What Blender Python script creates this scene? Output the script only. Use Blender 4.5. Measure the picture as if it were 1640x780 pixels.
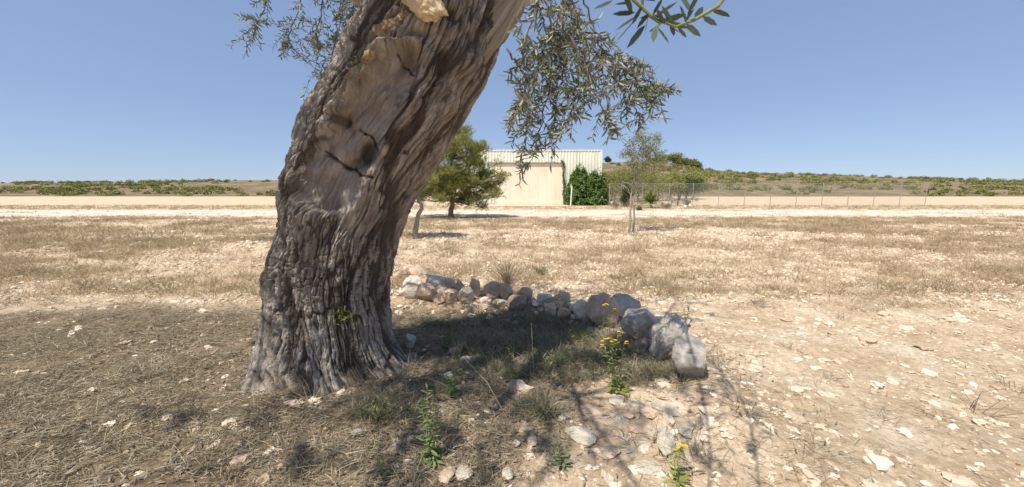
import bpy, math, random
import numpy as np
from mathutils import Vector
random.seed(7); RS = np.random.RandomState(11)
S = bpy.context.scene
for o in list(bpy.data.objects): bpy.data.objects.remove(o)
COL = S.collection
# ------------------------------------------------------------------ camera
CZ = 1.40; FP = 600.0; TH = math.atan(85/600)
cam = bpy.data.cameras.new('camera'); co = bpy.data.objects.new('camera', cam); COL.objects.link(co)
cam.sensor_width = 36; cam.lens = 36*FP/1640; cam.clip_start = .02; cam.clip_end = 6000
co.location = (0, 0, CZ); co.rotation_euler = (math.pi/2 - TH, 0, 0); S.camera = co
cam.dof.use_dof = True; cam.dof.focus_distance = 4.0; cam.dof.aperture_fstop = 6.3
# ------------------------------------------------------------------ light
SUN = Vector((-.34, -.38, .86)).normalized()
W = bpy.data.worlds.new('World'); S.world = W; W.use_nodes = True
nt = W.node_tree; sky = nt.nodes.new('ShaderNodeTexSky'); sky.sky_type = 'NISHITA'; sky.sun_disc = False
sky.sun_elevation = math.asin(SUN.z); sky.sun_rotation = math.atan2(SUN.x, SUN.y)
sky.air_density = .8; sky.dust_density = .1; sky.ozone_density = 4.0
bg = nt.nodes['Background']; bg.inputs[1].default_value = .10
hs = nt.nodes.new('ShaderNodeHueSaturation'); hs.inputs['Saturation'].default_value = .82
tn = nt.nodes.new('ShaderNodeMixRGB'); tn.blend_type = 'MULTIPLY'; tn.inputs[0].default_value = 1; tn.inputs[2].default_value = (1.03, 1.0, .98, 1)
nt.links.new(sky.outputs[0], hs.inputs['Color']); nt.links.new(hs.outputs[0], tn.inputs[1]); hz = nt.nodes.new('ShaderNodeMixRGB'); hz.inputs[0].default_value = .55; hz.inputs[2].default_value = (2.35, 3.5, 5.8, 1)
nt.links.new(tn.outputs[0], hz.inputs[1]); nt.links.new(hz.outputs[0], bg.inputs[0])
sl = bpy.data.lights.new('sun', 'SUN'); so = bpy.data.objects.new('sun', sl); COL.objects.link(so)
sl.energy = 4.8; sl.angle = math.radians(.55); sl.color = (1, .92, .80)
so.rotation_euler = SUN.to_track_quat('Z', 'Y').to_euler()
S.view_settings.view_transform = 'Standard'; S.view_settings.look = 'None'; S.view_settings.gamma = 1
S.view_settings.exposure = 0.36
S.render.engine = 'CYCLES'
S.cycles.max_bounces = 6

# ------------------------------------------------------------------ noise
def _h(ix, iy, iz, s):
    h = (ix.astype(np.int64)*374761393 + iy.astype(np.int64)*668265263 + iz.astype(np.int64)*2147483647 + s*974634777) & 0xffffffff
    h = ((h ^ (h >> 13))*1274126177) & 0xffffffff
    h = ((h ^ (h >> 16))*2246822519) & 0xffffffff
    return ((h ^ (h >> 15)) & 0xffffff)/float(0xffffff)
def vn(x, y, z=None, s=0):
    x = np.asarray(x, float); y = np.asarray(y, float); z = np.zeros_like(x) if z is None else z
    ix, iy, iz = np.floor(x), np.floor(y), np.floor(z)
    f = [a-b for a, b in ((x, ix), (y, iy), (z, iz))]; u, v, w = [t*t*(3-2*t) for t in f]
    r = 0
    for a in (0, 1):
        for b in (0, 1):
            for c in (0, 1):
                r = r + _h(ix+a, iy+b, iz+c, s)*(u if a else 1-u)*(v if b else 1-v)*(w if c else 1-w)
    return r*2-1
def fbm(x, y, z=None, s=0, o=4):
    r = 0; a = 1; t = 0; x = np.asarray(x, float); y = np.asarray(y, float); z = np.zeros_like(x) if z is None else z
    for k in range(o):
        r = r + a*vn(x*2**k, y*2**k, z*2**k, s+k*17); t += a; a *= .5
    return r/t
def worley(x, y, s=0):
    ix, iy = np.floor(x), np.floor(y); f1 = np.full(x.shape, 9.); f2 = f1.copy(); cid = np.zeros(x.shape)
    zz = np.zeros_like(ix)
    for a in (-1, 0, 1):
        for b in (-1, 0, 1):
            cx, cy = ix+a, iy+b
            d = np.hypot(cx+_h(cx, cy, zz, s)-x, cy+_h(cx, cy, zz, s+5)-y)
            m = d < f1; f2 = np.where(m, f1, np.minimum(f2, d)); cid = np.where(m, _h(cx, cy, zz, s+9), cid); f1 = np.where(m, d, f1)
    return f1, f2, cid
def sst(a, b, x):
    t = np.clip((x-a)/(b-a), 0, 1); return t*t*(3-2*t)

# ------------------------------------------------------------------ picture to place
cT, sT = math.cos(TH), math.sin(TH)
def ray(px, py):
    a = (px-820)/FP; b = (390-py)/FP
    return np.array((a, cT+b*sT, -sT+b*cT))
def at(px, py, Y):
    r = ray(px, py); return np.array((0, 0, CZ)) + r*(Y/r[1])
def flat(px, py):
    r = ray(px, py); return np.array((0, 0, CZ)) + r*(CZ/-r[2])
def project(V):
    d = V - np.array((0, 0, CZ)); dep = d[:, 1]*cT - d[:, 2]*sT; up = d[:, 1]*sT + d[:, 2]*cT
    return 820+FP*d[:, 0]/dep, 390-FP*up/dep, dep

ROW = np.array([flat(*p)[:2] for p in [(560, 470), (640, 478), (700, 484), (760, 487), (830, 495), (900, 515), (960, 530), (1010, 555), (1045, 572), (1080, 592), (1110, 625), (1180, 690)]])
def rowdist(x, y):
    d = np.full(np.shape(x), 99.)
    for a, b in zip(ROW[:-1], ROW[1:]):
        ab = b-a; t = np.clip(((x-a[0])*ab[0]+(y-a[1])*ab[1])/(ab@ab), 0, 1)
        d = np.minimum(d, np.hypot(x-a[0]-t*ab[0], y-a[1]-t*ab[1]))
    return d
TB = np.array((-1.30, 2.86)); PIT = flat(672, 562)[:2]
def H(x, y):
    x = np.asarray(x, float); y = np.asarray(y, float)
    near = 1-sst(6, 16, y)
    h = .045*fbm(x/1.1, y/1.1, s=3, o=3)*(.35+.65*near) + .022*fbm(x/.22, y/.22, s=8, o=3)*near
    h = h + .06*fbm(x/5., y/5., s=31, o=2)*sst(3, 7, y)*(1-sst(15, 19, y))
    h = h + .13*np.exp(-(rowdist(x, y)/.30)**2)
    d = np.hypot(x-TB[0], (y-TB[1])); h = h + .03*np.exp(-(d/.75)**2)
    h = h - .15*np.exp(-((x-PIT[0])**2+(y-PIT[1])**2)/.045)
    far = sst(40, 70, np.abs(y)) 
    return h*(1-far*.5)
def hit(px, py):
    r = ray(px, py); o = np.array((0, 0, CZ)); t = .5
    t = np.arange(.8, 60, .01); P = o + r*t[:, None]; k = np.argmax(P[:, 2] < H(P[:, 0], P[:, 1])); return P[k] if k else flat(px, py)

# ------------------------------------------------------------------ mesh helpers
class MB:
    def __init__(s): s.V = []; s.F = []; s.R = []; s.n = 0
    def add(s, V, faces, rnd=None):
        V = np.asarray(V, float).reshape(-1, 3)
        for f in faces: 
            f = np.asarray(f, int)
            if f.size: s.F.append(f.reshape(-1, f.shape[-1])+s.n)
        s.V.append(V); s.R.append(np.full(len(V), .5) if rnd is None else np.broadcast_to(rnd, (len(V),)).astype(float)); s.n += len(V)
    def tube(s, P, R, n=8, cap=True, rnd=None):
        P = np.asarray(P, float); R = np.broadcast_to(R, (len(P),)); T = np.gradient(P, axis=0)
        T /= np.linalg.norm(T, axis=1)[:, None]+1e-9
        ref = np.array((0, 0, 1.)) if abs(T[0, 2]) < .9 else np.array((1., 0, 0))
        A = np.cross(T, ref); A /= np.linalg.norm(A, axis=1)[:, None]+1e-9; B = np.cross(T, A)
        th = np.arange(n)*2*np.pi/n
        V = P[:, None]+R[:, None, None]*(np.cos(th)[None, :, None]*A[:, None]+np.sin(th)[None, :, None]*B[:, None])
        i = np.arange(len(P)-1)[:, None]*n; j = np.arange(n)[None]; k = (j+1) % n
        F = np.stack([i+j, i+k, i+n+k, i+n+j], -1).reshape(-1, 4)
        fs = [F]
        if cap: fs += [np.arange(n)[None, ::-1], np.arange(n)[None]+(len(P)-1)*n]
        s.add(V.reshape(-1, 3), fs, rnd)
    def box(s, a, b, rnd=None):
        x0, y0, z0 = a; x1, y1, z1 = b
        V = [(x0, y0, z0), (x1, y0, z0), (x1, y1, z0), (x0, y1, z0), (x0, y0, z1), (x1, y0, z1), (x1, y1, z1), (x0, y1, z1)]
        s.add(V, [np.array([(0, 3, 2, 1), (4, 5, 6, 7), (0, 1, 5, 4), (1, 2, 6, 5), (2, 3, 7, 6), (3, 0, 4, 7)])], rnd)
    def leaves(s, P, D, N, L, Wd, rnd=None, simple=False, bend=0.):
        P = np.asarray(P, float); n = len(P)
        D = D/(np.linalg.norm(D, axis=1)[:, None]+1e-9); X = np.cross(D, N); X /= np.linalg.norm(X, axis=1)[:, None]+1e-9; Z = np.cross(X, D)
        L = np.broadcast_to(L, (n,))[:, None]; Wd = np.broadcast_to(Wd, (n,))[:, None]/2
        b = np.broadcast_to(bend, (n,))[:, None]*L
        if simple:
            V = np.stack([P, P+D*L*.45+X*Wd, P+D*L-Z*b, P+D*L*.45-X*Wd], 1); base = np.arange(n)[:, None]*4
            f = [base+np.array([[0, 1, 2, 3]])]
            r = None if rnd is None else np.repeat(rnd, 4)
        else:
            V = np.stack([P, P+D*L*.28+X*Wd*.85-Z*b*.08, P+D*L*.28-X*Wd*.85-Z*b*.08, P+D*L*.68+X*Wd*.8-Z*b*.45, P+D*L*.68-X*Wd*.8-Z*b*.45, P+D*L-Z*b], 1)
            base = np.arange(n)[:, None]*6
            f = [base+np.array([[0, 1, 2]]), base+np.array([[1, 3, 4, 2]]), base+np.array([[3, 5, 4]])]
            r = None if rnd is None else np.repeat(rnd, 6)
        s.add(V.reshape(-1, 3), f, r)
    def blades(s, P, D, L, Wd, bend, rnd=None):
        # grass blade: base edge, mid edge, tip
        n = len(P); D = D/(np.linalg.norm(D, axis=1)[:, None]+1e-9)
        X = np.cross(D, RS.normal(size=(n, 3))); X /= np.linalg.norm(X, axis=1)[:, None]+1e-9
        L = np.broadcast_to(L, (n,))[:, None]; Wd = np.broadcast_to(Wd, (n,))[:, None]/2
        hz = D.copy(); hz[:, 2] = 0; hz += RS.normal(size=(n, 3))*.15; hz[:, 2] = 0; hz /= np.linalg.norm(hz, axis=1)[:, None]+1e-9
        b = np.broadcast_to(bend, (n,))[:, None]*L
        m = P+D*L*.55+hz*b*.25; t = P+D*L*.95+hz*b; t[:, 2] -= b[:, 0]*.45
        V = np.stack([P-X*Wd, P+X*Wd, m+X*Wd*.8, m-X*Wd*.8, t], 1); base = np.arange(n)[:, None]*5
        s.add(V.reshape(-1, 3), [base+np.array([[0, 1, 2, 3]]), base+np.array([[3, 2, 4]])], None if rnd is None else np.repeat(rnd, 5))
    def build(s, name, mat, parent=None, loc=None, smooth=False, attrs=None, uv=None):
        V = np.concatenate(s.V)
        if loc is None: loc = np.array(parent['_w']) if parent is not None else np.zeros(3)
        loc = np.array(loc, float)
        me = bpy.data.meshes.new(name); me.vertices.add(len(V)); me.vertices.foreach_set('co', (V-loc).astype(np.float32).ravel())
        li = np.concatenate([f.ravel() for f in s.F]); tot = np.concatenate([np.full(len(f), f.shape[1]) for f in s.F])
        me.loops.add(len(li)); me.loops.foreach_set('vertex_index', li.astype(np.int32))
        me.polygons.add(len(tot)); st = np.concatenate([[0], np.cumsum(tot)[:-1]])
        me.polygons.foreach_set('loop_start', st.astype(np.int32)); me.polygons.foreach_set('loop_total', tot.astype(np.int32))
        me.polygons.foreach_set('use_smooth', np.full(len(tot), bool(smooth)))
        a = me.attributes.new('rnd', 'FLOAT', 'POINT'); a.data.foreach_set('value', np.concatenate(s.R).astype(np.float32))
        for k, v in (attrs or {}).items():
            a = me.attributes.new(k, 'FLOAT', 'POINT'); a.data.foreach_set('value', np.asarray(v, np.float32))
        if uv is not None:
            a = me.attributes.new('bark', 'FLOAT_VECTOR', 'POINT'); a.data.foreach_set('vector', np.asarray(uv, np.float32).ravel())
        me.update(calc_edges=True); me.validate()
        me.materials.append(mat)
        o = bpy.data.objects.new(name, me); COL.objects.link(o)
        if parent is not None:
            o.parent = parent; pw = np.array(parent['_w']); o.location = loc-pw
        else: o.location = loc
        o['_w'] = [float(t) for t in loc]
        return o
def tag(o, label=None, cat=None, group=None, kind=None):
    if label: o['label'] = label
    if cat: o['category'] = cat
    if group: o['group'] = group
    if kind: o['kind'] = kind
    return o
def empty(name, loc, label, cat, group=None):
    o = bpy.data.objects.new(name, None); COL.objects.link(o); o.location = tuple(float(t) for t in loc); o['_w'] = [float(t) for t in loc]
    o.empty_display_size = .1
    return tag(o, label, cat, group)
def unit(V): return V/(np.linalg.norm(V, axis=-1, keepdims=True)+1e-9)

# ------------------------------------------------------------------ materials
def mat(name, c1, c2=None, c3=None, rough=.85, scale=4., attr=False, detail=6, bump=0., bscale=60., transl=0., spec=.3, coord='Object', fac=None, stretch=None, bdist=.01):
    m = bpy.data.materials.new(name); m.use_nodes = True; n = m.node_tree.nodes; l = m.node_tree.links
    p = n['Principled BSDF']; p.inputs['Roughness'].default_value = rough; p.inputs['Specular IOR Level'].default_value = spec
    tc = n.new('ShaderNodeTexCoord'); src = tc.outputs[coord]
    if stretch:
        mp = n.new('ShaderNodeMapping'); mp.inputs['Scale'].default_value = stretch; l.new(src, mp.inputs[0]); src = mp.outputs[0]
    if c2 is None:
        p.inputs['Base Color'].default_value = (*c1, 1); colout = None
    else:
        rp = n.new('ShaderNodeValToRGB'); e = rp.color_ramp.elements
        e[0].position = .3; e[0].color = (*c1, 1); e[1].position = .7; e[1].color = (*c2, 1)
        if c3: k = e.new(.5); k.color = (*c3, 1)
        if attr:
            e[0].position = 0.; e[-1].position = 1.
            a = n.new('ShaderNodeAttribute'); a.attribute_name = 'rnd'; l.new(a.outputs['Fac'], rp.inputs[0])
        else:
            nz = n.new('ShaderNodeTexNoise'); nz.inputs['Scale'].default_value = scale; nz.inputs['Detail'].default_value = detail; nz.inputs['Roughness'].default_value = .65
            l.new(src, nz.inputs['Vector']); l.new(nz.outputs['Fac'], rp.inputs[0])
        l.new(rp.outputs[0], p.inputs['Base Color']); colout = rp.outputs[0]
    if bump:
        nb = n.new('ShaderNodeTexNoise'); nb.inputs['Scale'].default_value = bscale; nb.inputs['Detail'].default_value = 8; nb.inputs['Roughness'].default_value = .7; l.new(src, nb.inputs['Vector'])
        b = n.new('ShaderNodeBump'); b.inputs['Strength'].default_value = bump; b.inputs['Distance'].default_value = bdist
        l.new(nb.outputs['Fac'], b.inputs['Height']); l.new(b.outputs[0], p.inputs['Normal'])
    if transl:
        t = n.new('ShaderNodeBsdfTranslucent'); mx = n.new('ShaderNodeMixShader'); mx.inputs[0].default_value = transl
        if colout: l.new(colout, t.inputs[0])
        else: t.inputs[0].default_value = (*c1, 1)
        l.new(p.outputs[0], mx.inputs[1]); l.new(t.outputs[0], mx.inputs[2]); l.new(mx.outputs[0], n['Material Output'].inputs[0])
    return m
def rock_mat(name, a, b, c):
    m = mat(name, a, b, c, rough=.92, scale=9., detail=10, bump=1., bscale=22, bdist=.03)
    return m
M = dict(
  rock_tan=rock_mat('limestone_tan', (.48, .34, .23), (.76, .62, .47), (.64, .49, .355)),
  rock_pink=rock_mat('limestone_pink', (.42, .30, .21), (.68, .54, .41), (.55, .41, .30)),
  rock_white=rock_mat('limestone_white', (.48, .40, .30), (.74, .68, .56), (.64, .57, .46)),
  rock_grey=rock_mat('limestone_grey', (.28, .25, .215), (.60, .555, .49), (.45, .41, .36)),
  rock_brown=rock_mat('limestone_brown', (.24, .175, .12), (.50, .40, .30), (.37, .28, .20)),
  gravel=mat('gravel', (.40, .29, .20), (.78, .68, .54), (.60, .48, .36), attr=True, rough=.95, bump=.5, bscale=80),
  straw=mat('straw', (.15, .125, .085), (.55, .48, .34), (.34, .285, .195), attr=True, rough=.8, transl=.18, spec=.2),
  field=mat('field_grass', (.22, .17, .10), (.60, .48, .32), (.42, .32, .195), attr=True, rough=.85, transl=.2, spec=.2),
  weedy=mat('field_weeds', (.12, .12, .05), (.30, .26, .14), (.20, .18, .09), attr=True, rough=.85, transl=.2, spec=.2),
  green=mat('green_leaf', (.07, .10, .03), (.25, .31, .11), (.145, .205, .065), attr=True, rough=.6, transl=.25),
  greyg=mat('grey_green_leaf', (.09, .115, .05), (.28, .29, .15), (.16, .19, .085), attr=True, rough=.7, transl=.2),
  yg=mat('yellow_green_leaf', (.16, .20, .04), (.36, .38, .12), (.25, .29, .08), attr=True, rough=.6, transl=.3),
  flower=mat('yellow_petal', (.75, .45, .01), (.85, .62, .03), (.8, .55, .02), attr=True, rough=.6, transl=.15),
  stem=mat('green_stem', (.16, .18, .07), (.26, .26, .12), scale=20),
  drystem=mat('dry_stem', (.42, .33, .2), (.58, .48, .32), scale=20),
  twig=mat('twig_bark', (.11, .085, .065), (.24, .20, .16), scale=30, bump=.4),
  pinebark=mat('pine_bark', (.15, .11, .085), (.34, .28, .23), scale=14, bump=.8, bscale=30, bdist=.03, stretch=(1, 1, .3)),
  greybark=mat('grey_bark', (.20, .17, .14), (.44, .39, .33), scale=16, bump=.8, bscale=40, bdist=.02, stretch=(1, 1, .3)),
  needle=mat('pine_needle', (.13, .145, .035), (.46, .45, .14), (.29, .305, .09), attr=True, rough=.6, transl=.3),
  farleaf=mat('far_leaf', (.12, .13, .035), (.35, .34, .11), (.22, .225, .07), attr=True, rough=.7, transl=.25),
  fardark=mat('far_dark_leaf', (.03, .05, .02), (.10, .13, .045), (.06, .085, .03), attr=True, rough=.7, transl=.2),
  sparse=mat('sparse_leaf', (.13, .14, .07), (.36, .35, .22), (.23, .235, .13), attr=True, rough=.7, transl=.25),
  vine=mat('creeper_leaf', (.045, .085, .018), (.24, .34, .09), (.10, .18, .04), attr=True, rough=.5, transl=.25),
  scrub=mat('grey_scrub', (.15, .12, .09), (.34, .29, .22), (.24, .20, .15), attr=True, rough=.9, transl=.1),
  agave=mat('agave_leaf', (.13, .16, .04), (.36, .38, .12), (.24, .27, .075), attr=True, rough=.55, transl=.1),
  metal=mat('galvanised', (.26, .25, .23), (.42, .41, .38), scale=6, rough=.5),
  dark=mat('dark_metal', (.03, .028, .025), (.06, .055, .05), scale=6, rough=.7),
  white=mat('white_plastic', (.75, .74, .70), (.82, .8, .76), scale=6, rough=.5),
  door=mat('door_paint', (.72, .58, .43), (.87, .74, .59), (.84, .70, .545), scale=.9, rough=.6, stretch=(1, 1, .22)),
  clad=mat('cladding_paint', (.62, .63, .51), (.79, .80, .68), (.735, .745, .63), scale=1.2, rough=.5, stretch=(1, 1, .2)),
  trim=mat('trim_paint', (.74, .72, .62), (.80, .78, .68), scale=1, rough=.5),
  shade=mat('header_shade', (.22, .19, .15), (.30, .26, .20), scale=2, rough=.6),  # dark tone stands in for the shadow line at the door header
  concrete=mat('concrete', (.50, .43, .34), (.68, .60, .49), scale=1.5, rough=.95, bump=.3),
  roof=mat('roof_sheet', (.5, .5, .46), (.58, .58, .53), scale=1, rough=.6),
  cutwood=mat('cut_wood', (.48, .35, .20), (.72, .58, .38), (.62, .48, .29), scale=9, rough=.8, bump=.5, bscale=50),
  punk=mat('orange_rot_wood', (.24, .15, .08), (.56, .42, .25), (.42, .29, .16), scale=24, rough=.95, bump=1., bscale=60, bdist=.02),
)
def olive_leaf_mat():
    m = bpy.data.materials.new('olive_leaf'); m.use_nodes = True; n = m.node_tree.nodes; l = m.node_tree.links; p = n['Principled BSDF']
    a = n.new('ShaderNodeAttribute'); a.attribute_name = 'rnd'
    top = n.new('ShaderNodeValToRGB'); e = top.color_ramp.elements; e[0].color = (.09, .105, .055, 1); e[1].color = (.34, .35, .21, 1); k = e.new(.55); k.color = (.22, .235, .14, 1)
    bot = n.new('ShaderNodeValToRGB'); e = bot.color_ramp.elements; e[0].color = (.22, .23, .18, 1); e[1].color = (.42, .42, .33, 1)
    l.new(a.outputs['Fac'], top.inputs[0]); l.new(a.outputs['Fac'], bot.inputs[0])
    g = n.new('ShaderNodeNewGeometry'); mx = n.new('ShaderNodeMixRGB'); l.new(g.outputs['Backfacing'], mx.inputs[0]); l.new(top.outputs[0], mx.inputs[1]); l.new(bot.outputs[0], mx.inputs[2])
    l.new(mx.outputs[0], p.inputs['Base Color']); p.inputs['Roughness'].default_value = .6; p.inputs['Specular IOR Level'].default_value = .35
    t = n.new('ShaderNodeBsdfTranslucent'); l.new(top.outputs[0], t.inputs[0]); s = n.new('ShaderNodeMixShader'); s.inputs[0].default_value = .15
    l.new(p.outputs[0], s.inputs[1]); l.new(t.outputs[0], s.inputs[2]); l.new(s.outputs[0], n['Material Output'].inputs[0]); return m
M['olive'] = olive_leaf_mat()
M['near'] = mat('olive_leaf_top', (.035, .055, .035), (.17, .21, .13), (.08, .11, .07), attr=True, rough=.4, transl=.12)
def bark_mat():
    m = bpy.data.materials.new('olive_bark'); m.use_nodes = True; n = m.node_tree.nodes; l = m.node_tree.links; p = n['Principled BSDF']; p.inputs['Roughness'].default_value = .9; p.inputs['Specular IOR Level'].default_value = .2
    uv = n.new('ShaderNodeAttribute'); uv.attribute_name = 'bark'
    def noise(sc, st, d=8, r=.65):
        mp = n.new('ShaderNodeMapping'); mp.inputs['Scale'].default_value = st; l.new(uv.outputs['Vector'], mp.inputs[0])
        z = n.new('ShaderNodeTexNoise'); z.inputs['Scale'].default_value = sc; z.inputs['Detail'].default_value = d; z.inputs['Roughness'].default_value = r; l.new(mp.outputs[0], z.inputs['Vector']); return z
    def ramp(src, stops):
        r = n.new('ShaderNodeValToRGB'); e = r.color_ramp.elements
        e[0].position = stops[0][0]; e[0].color = (*stops[0][1], 1); e[1].position = stops[-1][0]; e[1].color = (*stops[-1][1], 1)
        for q, c in stops[1:-1]: k = e.new(q); k.color = (*c, 1)
        l.new(src, r.inputs[0]); return r
    a1 = noise(30, (1, .22, 1)); bark = ramp(a1.outputs['Fac'], [(.28, (.17, .145, .125)), (.46, (.36, .32, .28)), (.66, (.68, .615, .55))])
    a2 = noise(14, (1, .25, 1), 8); wood = ramp(a2.outputs['Fac'], [(.3, (.25, .20, .165)), (.5, (.40, .355, .32)), (.7, (.58, .53, .485))])
    wa = n.new('ShaderNodeAttribute'); wa.attribute_name = 'wood'
    mx = n.new('ShaderNodeMixRGB'); l.new(wa.outputs['Fac'], mx.inputs[0]); l.new(bark.outputs[0], mx.inputs[1]); l.new(wood.outputs[0], mx.inputs[2])
    big = noise(3.5, (1, .7, 1), 4); br = ramp(big.outputs['Fac'], [(.3, (.78, .73, .68)), (.6, (1.06, 1.04, 1.02)), (.8, (1.18, 1.16, 1.13))])
    mu = n.new('ShaderNodeMixRGB'); mu.blend_type = 'MULTIPLY'; mu.inputs[0].default_value = 1; l.new(mx.outputs[0], mu.inputs[1]); l.new(br.outputs[0], mu.inputs[2])
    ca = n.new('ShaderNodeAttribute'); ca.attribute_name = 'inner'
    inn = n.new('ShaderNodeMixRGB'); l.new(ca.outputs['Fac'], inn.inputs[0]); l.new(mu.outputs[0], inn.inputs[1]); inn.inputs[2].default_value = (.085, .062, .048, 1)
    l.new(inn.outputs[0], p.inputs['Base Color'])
    b1 = noise(90, (1, .35, 1), 8, .75); b = n.new('ShaderNodeBump'); b.inputs['Strength'].default_value = 1.; b.inputs['Distance'].default_value = .022
    l.new(b1.outputs['Fac'], b.inputs['Height']); l.new(b.outputs[0], p.inputs['Normal']); return m
M['bark'] = bark_mat()
def ground_mat():
    m = bpy.data.materials.new('dry_soil'); m.use_nodes = True; n = m.node_tree.nodes; l = m.node_tree.links; p = n['Principled BSDF']; p.inputs['Roughness'].default_value = .97; p.inputs['Specular IOR Level'].default_value = .1
    tc = n.new('ShaderNodeTexCoord')
    def noise(sc, d=8, r=.65):
        z = n.new('ShaderNodeTexNoise'); z.inputs['Scale'].default_value = sc; z.inputs['Detail'].default_value = d; z.inputs['Roughness'].default_value = r; l.new(tc.outputs['Object'], z.inputs['Vector']); return z.outputs['Fac']
    def ramp(src, stops):
        r = n.new('ShaderNodeValToRGB'); e = r.color_ramp.elements
        e[0].position = stops[0][0]; e[0].color = (*stops[0][1], 1); e[1].position = stops[-1][0]; e[1].color = (*stops[-1][1], 1)
        for q, c in stops[1:-1]: k = e.new(q); k.color = (*c, 1)
        l.new(src, r.inputs[0]); return r.outputs[0]
    def mix(f, a, b, t='MIX'):
        x = n.new('ShaderNodeMixRGB'); x.blend_type = t
        if hasattr(f, 'links') or not isinstance(f, float): l.new(f, x.inputs[0])
        else: x.inputs[0].default_value = f
        l.new(a, x.inputs[1]); l.new(b, x.inputs[2]); return x.outputs[0]
    soil = ramp(noise(1.6, 10, .7), [(.3, (.44, .315, .20)), (.5, (.60, .47, .33)), (.68, (.72, .615, .47))])
    fine = ramp(noise(22, 8, .75), [(.3, (.66, .60, .55)), (.5, (.95, .94, .92)), (.7, (1.25, 1.27, 1.3))])
    soil = mix(1., soil, fine, 'MULTIPLY')
    lit = ramp(noise(9, 8, .75), [(.3, (.13, .092, .06)), (.5, (.25, .185, .12)), (.7, (.42, .33, .225))])
    a = n.new('ShaderNodeAttribute'); a.attribute_name = 'litter'
    c = mix(a.outputs['Fac'], soil, lit)
    g = n.new('ShaderNodeAttribute'); g.attribute_name = 'sward'
    sw = ramp(noise(2.2, 9, .7), [(.3, (.26, .195, .12)), (.5, (.39, .30, .19)), (.7, (.52, .42, .28))])
    c = mix(g.outputs['Fac'], c, sw)
    l.new(c, p.inputs['Base Color'])
    b = n.new('ShaderNodeBump'); b.inputs['Strength'].default_value = 1.; b.inputs['Distance'].default_value = .025
    l.new(noise(30, 10, .75), b.inputs['Height']); l.new(b.outputs[0], p.inputs['Normal']); return m
M['ground'] = ground_mat()
def track_mat():
    return mat('gravel_track', (.36, .28, .19), (.78, .68, .56), (.66, .56, .45), scale=1.3, detail=10, rough=.97, bump=.8, bscale=12, bdist=.04, stretch=(.5, 1.4, 1))
M['track'] = track_mat()

# ------------------------------------------------------------------ zones
def soilness(x, y):   # bare stony soil in the right foreground
    b = .02+(y-1.6)*.42
    return sst(-.12, .22, x-b+.22*fbm(x/.5, y/.5, s=41, o=3))
def litterness(x, y):
    n = 1-sst(-.35, .35, (y-4.3)+.3*fbm(x/.6, y/.6, s=43)-.0*x)
    n = n*(1-soilness(x, y))*(1-sst(2.2, 3.5, x))*(1-.0*y)
    return np.clip(n, 0, 1)
def sward(x, y):      # thick dry grass in the field
    s = fbm(x/2.2, y/1.6, s=51, o=4)
    far = sst(7.5, 14, y)
    return sst(-.15, .45, s+far*.38-.12)*sst(4.5, 6, y)*(1-sst(18.8, 19.8, y+.5*fbm(x/2, y/2, s=53)))

# ------------------------------------------------------------------ ground
def axis(lo, a, b, step, hi, g):
    c = list(np.arange(a, b, step)); s = step; v = b
    while v < hi: c.append(v); s *= g; v += s
    c.append(hi); s = step; v = a-step; pre = []
    while v > lo: pre.append(v); s *= g; v -= s
    pre.append(lo); return np.array(pre[::-1]+c)
xs = axis(-2500, -2.6, 2.4, .022, 2500, 1.035); ys = axis(-60, 1.2, 7, .022, 3000, 1.03)
X, Y = np.meshgrid(xs, ys); Z = H(X, Y)
nx, ny = len(xs), len(ys); i = np.arange(ny-1)[:, None]*nx; j = np.arange(nx-1)[None]
F = np.stack([i+j, i+j+1, i+nx+j+1, i+nx+j], -1).reshape(-1, 4)
g = MB(); g.add(np.stack([X, Y, Z], -1).reshape(-1, 3), [F])
go = g.build('ground', M['ground'], smooth=True, attrs={'litter': litterness(X, Y).ravel(), 'sward': (sward(X, Y)*.8).ravel()}); tag(go, kind='structure')
# gravel track
tx = np.arange(-90, 120, .35); e0 = 20.2+1.3*fbm(tx/3.5, tx*0, s=61)+.6*fbm(tx/.9, tx*0, s=62); e1 = 27.0+.8*fbm(tx/3, tx*0, s=63)+.3*fbm(tx/.8, tx*0, s=64)
rows = 16; t = np.linspace(0, 1, rows)[:, None]; TY = e0+(e1-e0)*t; TX = np.broadcast_to(tx, TY.shape); TZ = H(TX, TY)+.012+.03*fbm(TX/1.2, TY/.7, s=66)
TZ[0] -= .05; TZ[-1] -= .05
i = np.arange(rows-1)[:, None]*len(tx); j = np.arange(len(tx)-1)[None]
g = MB(); g.add(np.stack([TX, TY, TZ], -1).reshape(-1, 3), [np.stack([i+j, i+j+1, i+len(tx)+j+1, i+len(tx)+j], -1).reshape(-1, 4)])
tag(g.build('gravel_track', M['track'], smooth=True), kind='structure')
# hill
HR = np.array([(-400, 297), (-100, 295), (300, 291), (500, 288), (700, 284), (900, 267), (962, 262.5), (985, 260.5), (1040, 259.5), (1070, 262), (1112, 271), (1200, 277), (1400, 284), (1740, 292), (2100, 298)])
def hillz(x, y):
    px = 820+FP*(x/(y*cT)); py = np.interp(px, HR[:, 0], HR[:, 1])
    b = (390-py)/FP; zr = (-sT+b*cT)/(cT+b*sT)*190+CZ
    t = (y-85)/105
    prof = np.where(t < 1, sst(-.15, 1.1, t)/sst(-.15, 1.1, np.array(1.)), 1-.12*np.maximum(t-1, 0))
    z = zr*np.clip(prof, -.2, 1)
    st = 1.6; f = z/st; z2 = (np.floor(f)+sst(.25, .75, f-np.floor(f)))*st
    return z*.5+z2*.5+.35*fbm(x/9, y/9, s=71)*sst(-.05, .3, t) - 1.2*(1-sst(-.12, .08, t))
hx = np.linspace(-420, 420, 560); hy = np.concatenate([np.linspace(72, 196, 110), np.linspace(200, 420, 22)])
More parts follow.
